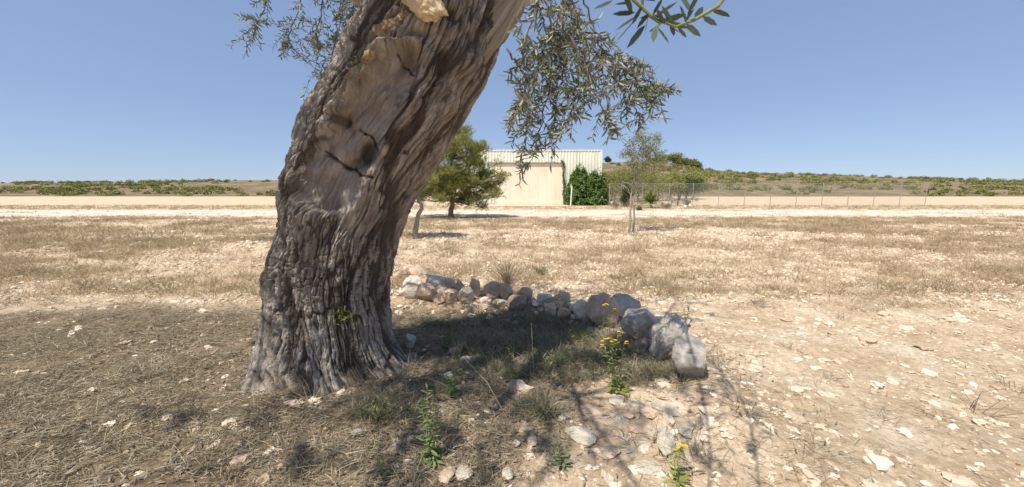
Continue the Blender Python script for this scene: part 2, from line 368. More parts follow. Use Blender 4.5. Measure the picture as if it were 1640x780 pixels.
X, Y = np.meshgrid(hx, hy); Z = hillz(X, Y); nx, ny = len(hx), len(hy); i = np.arange(ny-1)[:, None]*nx; j = np.arange(nx-1)[None]
g = MB(); g.add(np.stack([X, Y, Z], -1).reshape(-1, 3), [np.stack([i+j, i+j+1, i+nx+j+1, i+nx+j], -1).reshape(-1, 4)])
M['hill'] = mat('hillside', (.10, .10, .04), (.36, .25, .155), (.20, .15, .085), scale=.16, detail=12, rough=.95, bump=1., bscale=.6, bdist=.6)
tag(g.build('hill', M['hill'], smooth=True), kind='structure')

# ------------------------------------------------------------------ warehouse
BD = 36.5
def bx(px): return (px-820)/FP*BD/cT*.9995
def P(px, py, Y=BD): return at(px, py, Y)
xl, xr = P(732, 300)[0], P(962, 300)[0]; zt = P(900, 241.5)[2]; dl, dr = P(793, 300)[0], P(902, 300)[0]; dt = P(850, 262)[2]
base = (xl+xr)/2
wh = empty('warehouse', (base, BD, 0), 'cream warehouse with ribbed cladding and a big sliding door beyond the track', 'building')
def ribs(m, x0, x1, z0, z1, y, pitch=.30, d=.045):
    n = int(round((x1-x0)/pitch)); pitch = (x1-x0)/n
    pr = []
    for k in range(n):
        a = x0+k*pitch; pr += [(a, y), (a+pitch*.62, y), (a+pitch*.70, y-d), (a+pitch*.92, y-d)]
    pr.append((x1, y)); pr = np.array(pr); q = len(pr)
    V = np.concatenate([np.c_[pr, np.full(q, z0)], np.c_[pr, np.full(q, z1)]]); k = np.arange(q-1)
    m.add(V, [np.stack([k, k+1, k+1+q, k+q], -1)])
m = MB(); m.box((xl+.06, BD+.10, -.2), (xr-.06, BD+22, zt-.12)); m.build('wall', M['clad'], wh)
m = MB(); ribs(m, dl-.03, dr+.03, dt+.05, zt, BD-.03); ribs(m, xl+.08, dl-.03, .18, zt, BD-.03); ribs(m, dr+.03, xr-.08, .18, zt, BD-.03)
m.build('cladding', M['clad'], wh)
m = MB(); m.box((xl-.02, BD-.10, zt), (xr+.02, BD+.14, zt+.09)); m.box((xl-.04, BD-.1, -.1), (xl+.08, BD+.12, zt-.003)); m.box((xr-.08, BD-.1, -.1), (xr+.04, BD+.12, zt-.003)); m.build('trim', M['trim'], wh)
for a, b in ((xl+.09, dl-.04), (dr+.04, xr-.09)):
    m = MB(); m.box((a, BD-.04, -.15), (b, BD+.08, .18)); m.build('plinth', M['concrete'], wh)
m = MB(); m.box((dl-.7, BD-.20, dt-.02), (dr+.1, BD-.035, dt+.10)); m.build('shaded_header', M['shade'], wh)  # header strip, its dark colour paints the thin shadow above the door
mid = P(848, 300)[0]
for a, b in ((dl, mid-.004), (mid+.004, dr)):
    m = MB(); m.box((a, BD-.07+(.012 if a != dl else 0), .05), (b, BD+.02, dt-.02))
    k = a
    dd = m.build('sliding_door', M['door'], wh)
    f = MB()
    w = (b-a)/4
    for q in range(1, 4): f.box((a+q*w-.012, BD-.078, .10), (a+q*w+.012, BD-.0702, dt-.08))
    f.build('panel_seam', M['door'], dd)
    f = MB(); xx = mid-.16 if a == dl else mid+.10
    f.box((xx, BD-.10, 1.2), (xx+.03, BD-.0705, 1.4)); f.build('handle', M['trim'], dd)
m = MB(); m.box((xl+.1, BD+.15, zt-.119), (xr-.1, BD+21.9, zt-.05)); m.build('roof', M['roof'], wh)
m = MB(); m.box((P(770, 330)[0], BD-3.6, -.15), (P(905, 330)[0], BD-.205, .045)); tag(m.build('concrete_apron', M['concrete']), kind='structure')
# white pipe post
p0 = at(914, 327, 33.2)
m = MB(); z1 = at(917, 300, 33.2)[2]; m.tube([(p0[0], 33.2, -.1), (p0[0]+.03, 33.2, .8), (p0[0]+.08, 33.2, z1)], .055, 10)
pp = empty('marker_post', (p0[0], 33.2, 0), 'thin white upright pipe beside the green creeper', 'post'); m.build('pole', M['white'], pp)
m = MB(); m.tube([(p0[0]+.08, 33.2, z1+.001), (p0[0]+.08, 33.2, z1+.05)], .075, 10); m.build('cap', M['white'], pp)

# ------------------------------------------------------------------ plant builders
def rdir(n, up=0., sp=1.):
    v = RS.normal(size=(n, 3))*sp; v[:, 2] += up; return unit(v)
def clump_tree(name, label, cat, base, h, clumps, leafmat, barkmat, nleaf, leafL, leafW, trunkR, lean=(0, 0), group=None, tuft=0, cr=.35, up=.3, trunkpts=None, simple=True, two=None, squash=.8):
    """clumps: list of (x,y,z,r) relative to base"""
    base = np.array(base, float)
    t = empty(name, base, label, cat, group)
    cl = np.array(clumps, float)
    m = MB()
    if trunkpts is None: trunkpts = [(0, 0, -.1), (lean[0]*.5+.03*h, lean[1]*.5, h*.3), (lean[0], lean[1], h*.6), (lean[0]*1.1, lean[1], h*.85)]
    tp = np.array(trunkpts, float); s = np.linspace(0, 1, 14); k = np.linspace(0, 1, len(tp))
    T = np.stack([np.interp(s, k, tp[:, a]) for a in range(3)], -1)
    T[1:-1] = (T[:-2]+T[1:-1]*2+T[2:])/4; T[1:, :2] += RS.normal(size=(13, 2))*trunkR*.35
    R = trunkR*(1.25-1.05*s); R[0] *= 1.3
    m.tube(base+T, R, 9, rnd=.5)
    m.build('trunk', barkmat, t, smooth=True)
    m = MB()
    for c in cl:
        d = np.linalg.norm(T-c[:3], axis=1)+np.maximum(T[:, 2]-c[2]+.1*h, 0)*3; q = int(np.argmin(d)); q = max(q, 4)
        a = T[q]; b = c[:3]; mids = (a+b)/2+np.array((0, 0, -.08*np.linalg.norm(b-a)))+RS.normal(size=3)*.04*h*.3
        m.tube(base+np.array([a, mids, b]), [R[q]*.38, R[q]*.22, R[q]*.09], 5)
        for _ in range(4):
            e = b+RS.normal(size=3)*c[3]*.6; m.tube(base+np.array([mids*.4+b*.6, (b+e)/2, e]), [R[q]*.2, R[q]*.12, R[q]*.06], 4, cap=False)
    m.build('branch', barkmat, t, smooth=True)
    m = MB(); w = cl[:, 3]**2; idx = RS.choice(len(cl), nleaf, p=w/w.sum()); c = cl[idx]
    v = unit(RS.normal(size=(nleaf, 3)))*(RS.rand(nleaf, 1)**.45); v[:, 2] *= squash
    Pp = c[:, :3]+v*c[:, 3:4]*(1+.35*RS.normal(size=(nleaf, 1)))
    if tuft:
        D0 = unit(v*.6+np.array((0, 0, up))+RS.normal(size=(nleaf, 3))*.35)
        Pp = np.repeat(Pp, tuft, 0); rr = np.repeat(RS.rand(nleaf), tuft)*.6+RS.rand(nleaf*tuft)*.4
        D = unit(np.repeat(D0, tuft, 0)+RS.normal(size=Pp.shape)*.55); Pp = Pp+np.repeat(D0, tuft, 0)*RS.rand(len(Pp), 1)*leafL*1.2
    else:
        D = unit(v+np.array((0, 0, up))+RS.normal(size=(nleaf, 3))*.8); rr = RS.rand(nleaf)
    L = leafL*(.7+.6*RS.rand(len(Pp)))
    m.leaves(base+Pp, D, RS.normal(size=Pp.shape), L, leafW, rr, simple=simple)
    m.build('foliage', leafmat, t)
    return t
def rnd_clumps(n, c, r, cr, keep=None, seed=0):
    rs = np.random.RandomState(seed); out = []
    while len(out) < n:
        v = rs.normal(size=3); v /= np.linalg.norm(v); v *= rs.rand()**.4
        p = np.array(c)+v*np.array(r)
        if keep and not keep(p): continue
        out.append((*p, cr*(.6+.7*rs.rand())))
    return out

# the pine in front of the warehouse
pb = hit(723, 349); PD = pb[1]
def rel(px, py, b, D=0): return at(px, py, b[1]+D)-b
pc = []
outline = [(735, 212, .35), (722, 225, .4), (745, 228, .4), (712, 245, .5), (735, 248, .5), (757, 240, .4), (765, 262, .4), (745, 268, .5), (720, 270, .5), (700, 270, .5), (690, 255, .5),
           (675, 285, .5), (700, 295, .55), (730, 290, .55), (752, 296, .5), (775, 285, .35), (792, 275, .28), (797, 286, .25), (783, 300, .35), (770, 315, .38), (752, 318, .45), (725, 312, .45), (700, 315, .45), (680, 308, .5), (660, 300, .5), (788, 318, .22), (648, 280, .5), (665, 262, .5), (768, 235, .2), (745, 212, .2), (776, 250, .2)]
for (a, b_, r) in outline:
    for k in range(5):
        q = rel(a+RS.normal()*8, b_+RS.normal()*7, pb, RS.uniform(-1, 1)*(1.5 if r > .35 else .5)); pc.append((*q, r*.8))
clump_tree('pine_tree', 'bushy light green pine on a bare trunk in front of the warehouse', 'pine tree', pb, 4.6, pc, M['needle'], M['pinebark'], 13500, .11, .0105, .12,
           tuft=16, up=.5, trunkpts=[(0, 0, -.12), (.0, 0, .6), (.05, 0, 1.2), (.1, 0, 2.4), (.15, 0, 3.6), (.3, 0, 4.4)])
# leaning pine whose crown is behind the olive trunk
qb = hit(664, 382)
top = rel(672, 322, qb); pc = [(*rel(a, b_, qb, RS.uniform(-.5, .5)), r) for a, b_, r in [(668, 300, .3), (650, 290, .35), (640, 270, .4), (660, 262, .35), (640, 240, .4), (620, 255, .4), (615, 285, .35), (635, 305, .3), (650, 225, .3), (625, 225, .3), (683, 287, .25)]]
clump_tree('pine_tree', 'slim pine with a leaning grey trunk half hidden by the old olive trunk', 'pine tree', qb, 3.2, pc, M['needle'], M['greybark'], 3000, .11, .009, .075,
           tuft=16, up=.5, trunkpts=[(0, 0, -.12), (.06, 0, .3), (top[0]*1.0, 0, top[2]*.7), (top[0]*1.2, 0, top[2]), tuple(rel(655, 270, qb)), tuple(rel(645, 230, qb))])
# thin sparse tree on the right
sb = hit(1008, 373)
pc = [(*rel(a+RS.normal()*3, b_+RS.normal()*3, sb, RS.uniform(-.6, .6)), r) for a, b_, r in [(1030, 213, .14), (1022, 222, .2), (1036, 225, .2), (1012, 232, .2), (1048, 222, .16), (1054, 230, .14), (1030, 238, .25), (1045, 240, .2), (1004, 246, .2), (998, 250, .14), (1018, 250, .25), (1036, 252, .22), (1060, 250, .16), (1068, 255, .12), (1020, 264, .2), (1008, 262, .16), (1052, 246, .16), (1030, 268, .15), (1024, 210, .1), (1056, 222, .1), (1000, 300, .08)] for _ in (0, 1)]
r_ = lambda a, b_, d=0: tuple(rel(a, b_, sb, d))
tr = clump_tree('almond_tree', 'thin pale trunked young tree with a sparse open crown', 'tree', sb, 3.4, pc, M['sparse'], M['greybark'], 4200, .075, .022, .034,
           up=0, trunkpts=[(0, 0, -.12), r_(1009, 350), r_(1010, 320), r_(1013, 297), r_(1018, 275), r_(1022, 250), r_(1028, 225)])
m = MB(); 
m.tube(sb+np.array([(.12, .02, -.1), r_(1016, 350), r_(1014, 325), r_(1023, 295), r_(1021, 268)]), [.036, .032, .028, .02, .01], 7)
m.tube(sb+np.array([r_(1012, 298), r_(1004, 293), r_(996, 291)]), [.02, .014, .006], 6); m.tube(sb+np.array([r_(1017, 285), r_(1030, 290), r_(1042, 295)]), [.012, .01, .005], 5)
m.tube(sb+np.array([r_(1010, 330), r_(1017, 312), r_(1027, 308)]), [.014, .01, .004], 5)
m.build('stem', M['greybark'], tr, smooth=True)

# creeper against the warehouse wall
vb = np.array((P(938, 327)[0], BD-1.0, 0.))
vt = empty('creeper_shrub', vb, 'dense dark green leafy creeper heaped against the warehouse corner', 'shrub')
N = 26000; u = RS.rand(N); v = RS.rand(N)
prof = np.interp(904+u*72, [903, 908, 914, 922, 934, 942, 948, 958, 966, 971, 974, 978], [318, 303, 285, 268, 266, 284, 277, 273, 280, 290, 305, 323])
pxs = 904+u*72; pys = prof+(329-prof)*v+2.5*RS.normal(size=N)
dist = RS.rand(N)**.5; Yv = BD-.25-(1.6*np.sin(np.clip(u, .03, .97)*np.pi)**.5*(.35+.65*v)+.45*fbm(pxs/7, pys/7, s=81))*dist
V = np.stack([at(a, b_, y_) for a, b_, y_ in zip(pxs, pys, Yv)])
keep = fbm(pxs/5, pys/5, Yv*2, s=83, o=3) > -.12; V = V[keep]; V[:, 2] = np.maximum(V[:, 2], .02)
m = MB(); D = unit(np.array((0, -.5, -.35))+RS.normal(size=V.shape)*.6); m.leaves(V, D, np.array((0, -1, .5))+RS.normal(size=V.shape)*.5, .13+.06*RS.rand(len(V)), .11, RS.rand(len(V)), simple=True)
m.build('foliage', M['vine'], vt)
m = MB()
for k in range(14):
    a = RS.uniform(908, 972); m.tube([at(a, 329, BD-1.), at(a+RS.normal()*5, 305, BD-.7), at(a+RS.normal()*7, 284, BD-.35)], [.03, .02, .01], 5)
m.build('stem', M['twig'], vt)
# climbing strand beside the door
cb = np.array((P(903, 326)[0], BD-.3, 0.)); ct = empty('climbing_vine', cb, 'thin strand of green vine climbing the right edge of the big door', 'vine')
m = MB(); ln = np.array([at(a, b_, BD-.16) for a, b_ in [(905, 327), (902, 310), (904, 295), (902, 280), (903, 265), (900, 258)]]); m.tube(ln, .02, 5); m.build('stem', M['twig'], ct)
N = 480; k = RS.rand(N); V = np.stack([np.interp(k, np.linspace(0, 1, 6), ln[:, a]) for a in range(3)], -1)+RS.normal(size=(N, 3))*(.055, .05, .08); V[:, 1] = np.minimum(V[:, 1], BD-.1)
m = MB(); m.leaves(V, RS.normal(size=V.shape), RS.normal(size=V.shape), .11, .09, RS.rand(N), simple=True); m.build('foliage', M['vine'], ct)

# ------------------------------------------------------------------ fence and plants along it
FD = 33.5
fx0 = at(976, 310, FD)[0]; posts = [at(a, 310, FD)[0] for a in (976, 995, 1029, 1072, 1110)]; posts += [posts[-1]+2.3*k for k in range(1, 10)]
fz = at(1072, 293.5, FD)[2]
fe = empty('wire_fence', (posts[0], FD, 0), 'galvanised chain link fence on thin posts right of the warehouse', 'fence')
for k, x in enumerate(posts):
    m = MB(); m.tube([(x, FD, -.2), (x, FD, fz)], .024, 8); m.tube([(x, FD, fz), (x, FD, fz+.03)], .03, 8); m.build('post', M['metal'], fe)
m = MB(); m.tube([(posts[0], FD, fz-.03), (posts[-1], FD, fz-.03)], .013, 6); m.build('top_rail', M['metal'], fe)
m = MB(); x0, x1 = posts[0], posts[-1]; hh = fz-.1; st = .075
a = np.arange(x0-hh, x1, st)
for sgn in (1, -1):
    for q in a:
        lo, hi = max(q, x0), min(q+hh, x1)
        if hi-lo < .05: continue
        zl, zh = (lo-q)+.04, (hi-q)+.04
        if sgn < 0: zl, zh = hh+.08-zl, hh+.08-zh
        y = FD-.04+.004*sgn; w = .0022
        V = [(lo, y-w, zl), (lo, y+w, zl), (lo, y, zl+2*w), (hi, y-w, zh), (hi, y+w, zh), (hi, y, zh+2*w)]
        m.add(V, [np.array([(0, 1, 4, 3), (1, 2, 5, 4), (2, 0, 3, 5)])])
m.build('wire_mesh', M['metal'], fe)
m = MB(); q = at(1087, 300, FD+2.2); m.tube([(q[0], FD+2.2, -.1), (q[0]+.03, FD+2.2, at(1087, 295, FD+2.2)[2])], .07, 8)
tag(m.build('wooden_post', M['dark'], loc=(q[0], FD+2.2, 0)), 'thick dark post standing just behind the wire fence', 'post')
# cypress-like dark bush
b0 = np.array((*at(1002, 325, 32.5)[:2], 0.)); b0[2] = 0
clump_tree('cypress_bush', 'narrow dark green upright bush left of the spiky plant', 'bush', b0, 1.6, [(RS.normal()*.12, RS.normal()*.1, .25+.2*k, .42 if k < 7 else .22) for k in range(10)], M['fardark'], M['twig'], 5200, .10, .03, .04, up=1.2)
# spiky plant
ab = np.array((*hit(1042, 333)[:2], 0.)); ab[2] = float(H(ab[0], ab[1]))
yu = empty('yucca_plant', ab, 'spiky yellow green rosette plant growing in front of the fence', 'plant')
m = MB(); m.tube([ab+(0, 0, -.05), ab+(0, 0, .25)], [.14, .09], 8); m.build('stem', M['twig'], yu)
N = 300; D = rdir(N, .45, .75); D[:, 2] = np.abs(D[:, 2])-.05; D = unit(D)
m = MB(); m.leaves(ab+np.array((0, 0, .25))+D*.05+np.c_[np.zeros((N, 2)), RS.rand(N)*.35], D, np.array((0, 0, 1.))+RS.normal(size=(N, 3))*.1, .85+.35*RS.rand(N), .075, RS.rand(N), bend=.22); m.build('leaf_rosette', M['agave'], yu)
# grey scrub bushes along the fence
sc = [(983, 326, 30, .6, 'low grey brown scrub bush at the foot of the green creeper'), (1017, 327, 27, .8, 'greyish dry bush right of the narrow dark bush'), (1066, 332, 29, .55, 'low dry bush right of the spiky plant'),
      (1035, 322, 35.5, 1.1, 'tall dull bush behind the fence left of the spiky plant'), (1076, 320, 37, 1.0, 'dark brown low bush behind the fence left of the dark post'), (1085, 327, 34.8, .8, 'dull purple brown bush beside the dark post behind the fence'), (1100, 330, 31, .6, 'dry brown bush behind the pair of white boulders'), (1060, 322, 36, 1.1, 'wide dull brown bush behind the fence between two posts'), (1022, 332, 26, .35, 'small dry tuft near the base of the thin tree'),
      (988, 318, 37, .9, 'brown bush behind the fence beside the warehouse corner'), (1106, 322, 38, 1.0, 'tall brown bush behind the fence at the right border')]
for (a, b_, D_, h, lab) in sc:
    q = at(a, b_, D_); q[2] = float(H(q[0], q[1]))
    clump_tree('dry_bush', lab, 'bush', q, h, rnd_clumps(9, (0, 0, h*.55), (h*.75, h*.5, h*.4), h*.3, seed=int(a)), M['scrub'], M['twig'], 1500, .07, .018, .02, up=.6, group='dry bushes by the fence')
# two white boulders
# ------------------------------------------------------------------ trees beyond the fence and on the hill
def fartree(px, pyb, D, w, h, lab, mt, n=2200, seed=1, trunk=.1, name='far_tree', cat='tree', nc=26):
    b = at(px, 300, D); gz = float(hillz(np.array(b[0]), np.array(D))) if D > 82 else 0.
    b[2] = max(gz, 0.) if D > 82 else 0.
    L = max(.14, D*.0034); n = int(n*1.5)
    clump_tree(name, lab, cat, b, h, rnd_clumps(nc, (0, 0, h*.62), (w*.5, w*.5, h*.36), w*.21, seed=seed), mt, M['twig'], n, L, L*.5, trunk*h*.3, up=.2)
zs = lambda py, D: at(900, py, D)[2]
fartree(985, 0, 60, 6.5, zs(272, 60), 'broad olive green tree just right of the warehouse roof corner', M['farleaf'], 3800, 3)
fartree(1008, 0, 66, 6, zs(268, 66), 'round yellow green tree seen behind the thin pale tree', M['farleaf'], 3800, 4)
fartree(966, 0, 56, 3, zs(280, 56), 'small tree half hidden by the creeper at the warehouse corner', M['farleaf'], 1800, 5)
fartree(1054, 0, 52, 4.2, zs(279, 52), 'bright green pine left of centre behind the wire fence', M['needle'], 3600, 6)
fartree(1073, 0, 54, 3.8, zs(276.5, 54), 'bright green pine standing in line above the dark post', M['needle'], 3400, 7)
fartree(1090, 0, 56, 3.2, zs(281, 56), 'darker green tree right of the two bright green pines', M['fardark'], 2600, 8)
fartree(1110, 0, 58, 4, zs(284, 58), 'dark low tree behind the fence at the right border', M['fardark'], 2600, 9)
fartree(1031, 0, 62, 4, zs(283, 62), 'dull green tree between the thin tree and the bright pines', M['farleaf'], 2400, 10)
fartree(980, 0, 50, 4.5, zs(283, 50), 'olive green tree behind the fence close to the creeper', M['farleaf'], 3600, 31)
fartree(1000, 0, 47, 3.6, zs(287, 47), 'low olive green tree behind the fence above the narrow dark bush', M['farleaf'], 3000, 32)
fartree(1022, 0, 50, 4.5, zs(278, 50), 'olive green tree directly behind the forked trunk of the thin tree', M['farleaf'], 3600, 33)
fartree(1043, 0, 70, 6.5, zs(270, 70), 'broad dull green tree low on the hill above the spiky plant', M['farleaf'], 3800, 34)
fartree(1100, 0, 66, 6, zs(279, 66), 'broad green tree on the foot of the hill near the right border', M['needle'], 3400, 35)
fartree(973, 0, 188, 2.6, 3.0, 'tiny lone dark tree on the hill crest near the warehouse roof', M['fardark'], 700, 11, nc=8)
fartree(1075, 0, 186, 7, 4.6, 'round dark green tree on the hill crest right of the thin tree', M['farleaf'], 1800, 12)
for k, (a, w, h) in enumerate([(1046, 5, 3.2), (1060, 6, 4.), (1086, 7, 4.), (1096, 6, 4.2), (1105, 7, 5.), (1114, 6, 4.6)]):
    lab = ['low dark tree on the crest above the bright pines, leftmost there', 'dark bush on the crest just left of the round crest tree', 'dark tree on the crest just right of the round crest tree', 'dark tree on the falling crest, second right of the round crest tree', 'larger dark tree on the falling crest near the right border', 'dark tree on the falling crest at the right border'][k]
    fartree(a, 0, 184, w, h*.75, lab, M['farleaf'], 1100, 20+k, nc=9)
# scattered hillside scrub: uncountable
N = 5200; hxs = RS.uniform(-330, 330, N); hys = RS.uniform(88, 192, N); kp = fbm(hxs/18, hys/18, s=91) > -.02; hxs, hys = hxs[kp], hys[kp]; n = len(hxs); hz = hillz(hxs, hys)
q = 70; r = RS.uniform(.4, 1.7, n); v = unit(RS.normal(size=(n, q, 3)))*RS.rand(n, q, 1)**.4*r[:, None, None]; v[..., 2] = np.abs(v[..., 2])*.8
V = (np.stack([hxs, hys, hz], -1)[:, None]+v).reshape(-1, 3); m = MB(); m.leaves(V, RS.normal(size=V.shape), RS.normal(size=V.shape), .5, .3, np.clip(np.repeat(RS.rand(n), q)*.6+RS.rand(n*q)*.4, 0, 1), simple=True)
tag(m.build('hillside_scrub', M['farleaf']), 'patchy olive green scrub covering the far hillside', 'scrub', kind='stuff')

# ------------------------------------------------------------------ stones
def ico(sub):
    t = (1+5**.5)/2; V = [(-1, t, 0), (1, t, 0), (-1, -t, 0), (1, -t, 0), (0, -1, t), (0, 1, t), (0, -1, -t), (0, 1, -t), (t, 0, -1), (t, 0, 1), (-t, 0, -1), (-t, 0, 1)]
    F = [(0, 11, 5), (0, 5, 1), (0, 1, 7), (0, 7, 10), (0, 10, 11), (1, 5, 9), (5, 11, 4), (11, 10, 2), (10, 7, 6), (7, 1, 8), (3, 9, 4), (3, 4, 2), (3, 2, 6), (3, 6, 8), (3, 8, 9), (4, 9, 5), (2, 4, 11), (6, 2, 10), (8, 6, 7), (9, 8, 1)]
    V = [np.array(v)/np.linalg.norm(v) for v in V]
    for _ in range(sub):
        c = {}; G = []
        def mp(a, b):
            k = (min(a, b), max(a, b))
            if k not in c: v = V[a]+V[b]; V.append(v/np.linalg.norm(v)); c[k] = len(V)-1
            return c[k]
        for a, b, d in F: x, y, z = mp(a, b), mp(b, d), mp(d, a); G += [(a, x, z), (b, y, x), (d, z, y), (x, y, z)]
        F = G
    return np.array(V), np.array(F)
IC = {k: ico(k) for k in (0, 1, 4)}
def rotm(rs):
    q, _ = np.linalg.qr(rs.normal(size=(3, 3))); return q*np.sign(np.linalg.det(q))
def rockshape(seed, round_=False):
    rs = np.random.RandomState(seed); V, F = IC[4]; V = V.copy()
    for _ in range(13 if round_ else 15):
        n = unit(rs.normal(size=3)); d = rs.uniform(.6, .9) if round_ else rs.uniform(.42, .8)
        e = np.maximum(V@n-d, 0)[:, None]; V = V-e*n*(.95 if round_ else 1.)
    V = V*(1+.16*fbm(V[:, 0]*1.6+seed, V[:, 1]*1.6, V[:, 2]*1.6, s=seed)+.06*fbm(V[:, 0]*5+seed, V[:, 1]*6, V[:, 2]*6, s=seed+1)+.022*fbm(V[:, 0]*17, V[:, 1]*17+seed, V[:, 2]*17, s=seed+2))[:, None]
    V /= (V.max(0)-V.min(0))/2; V -= (V.max(0)+V.min(0))/2
    return V, F
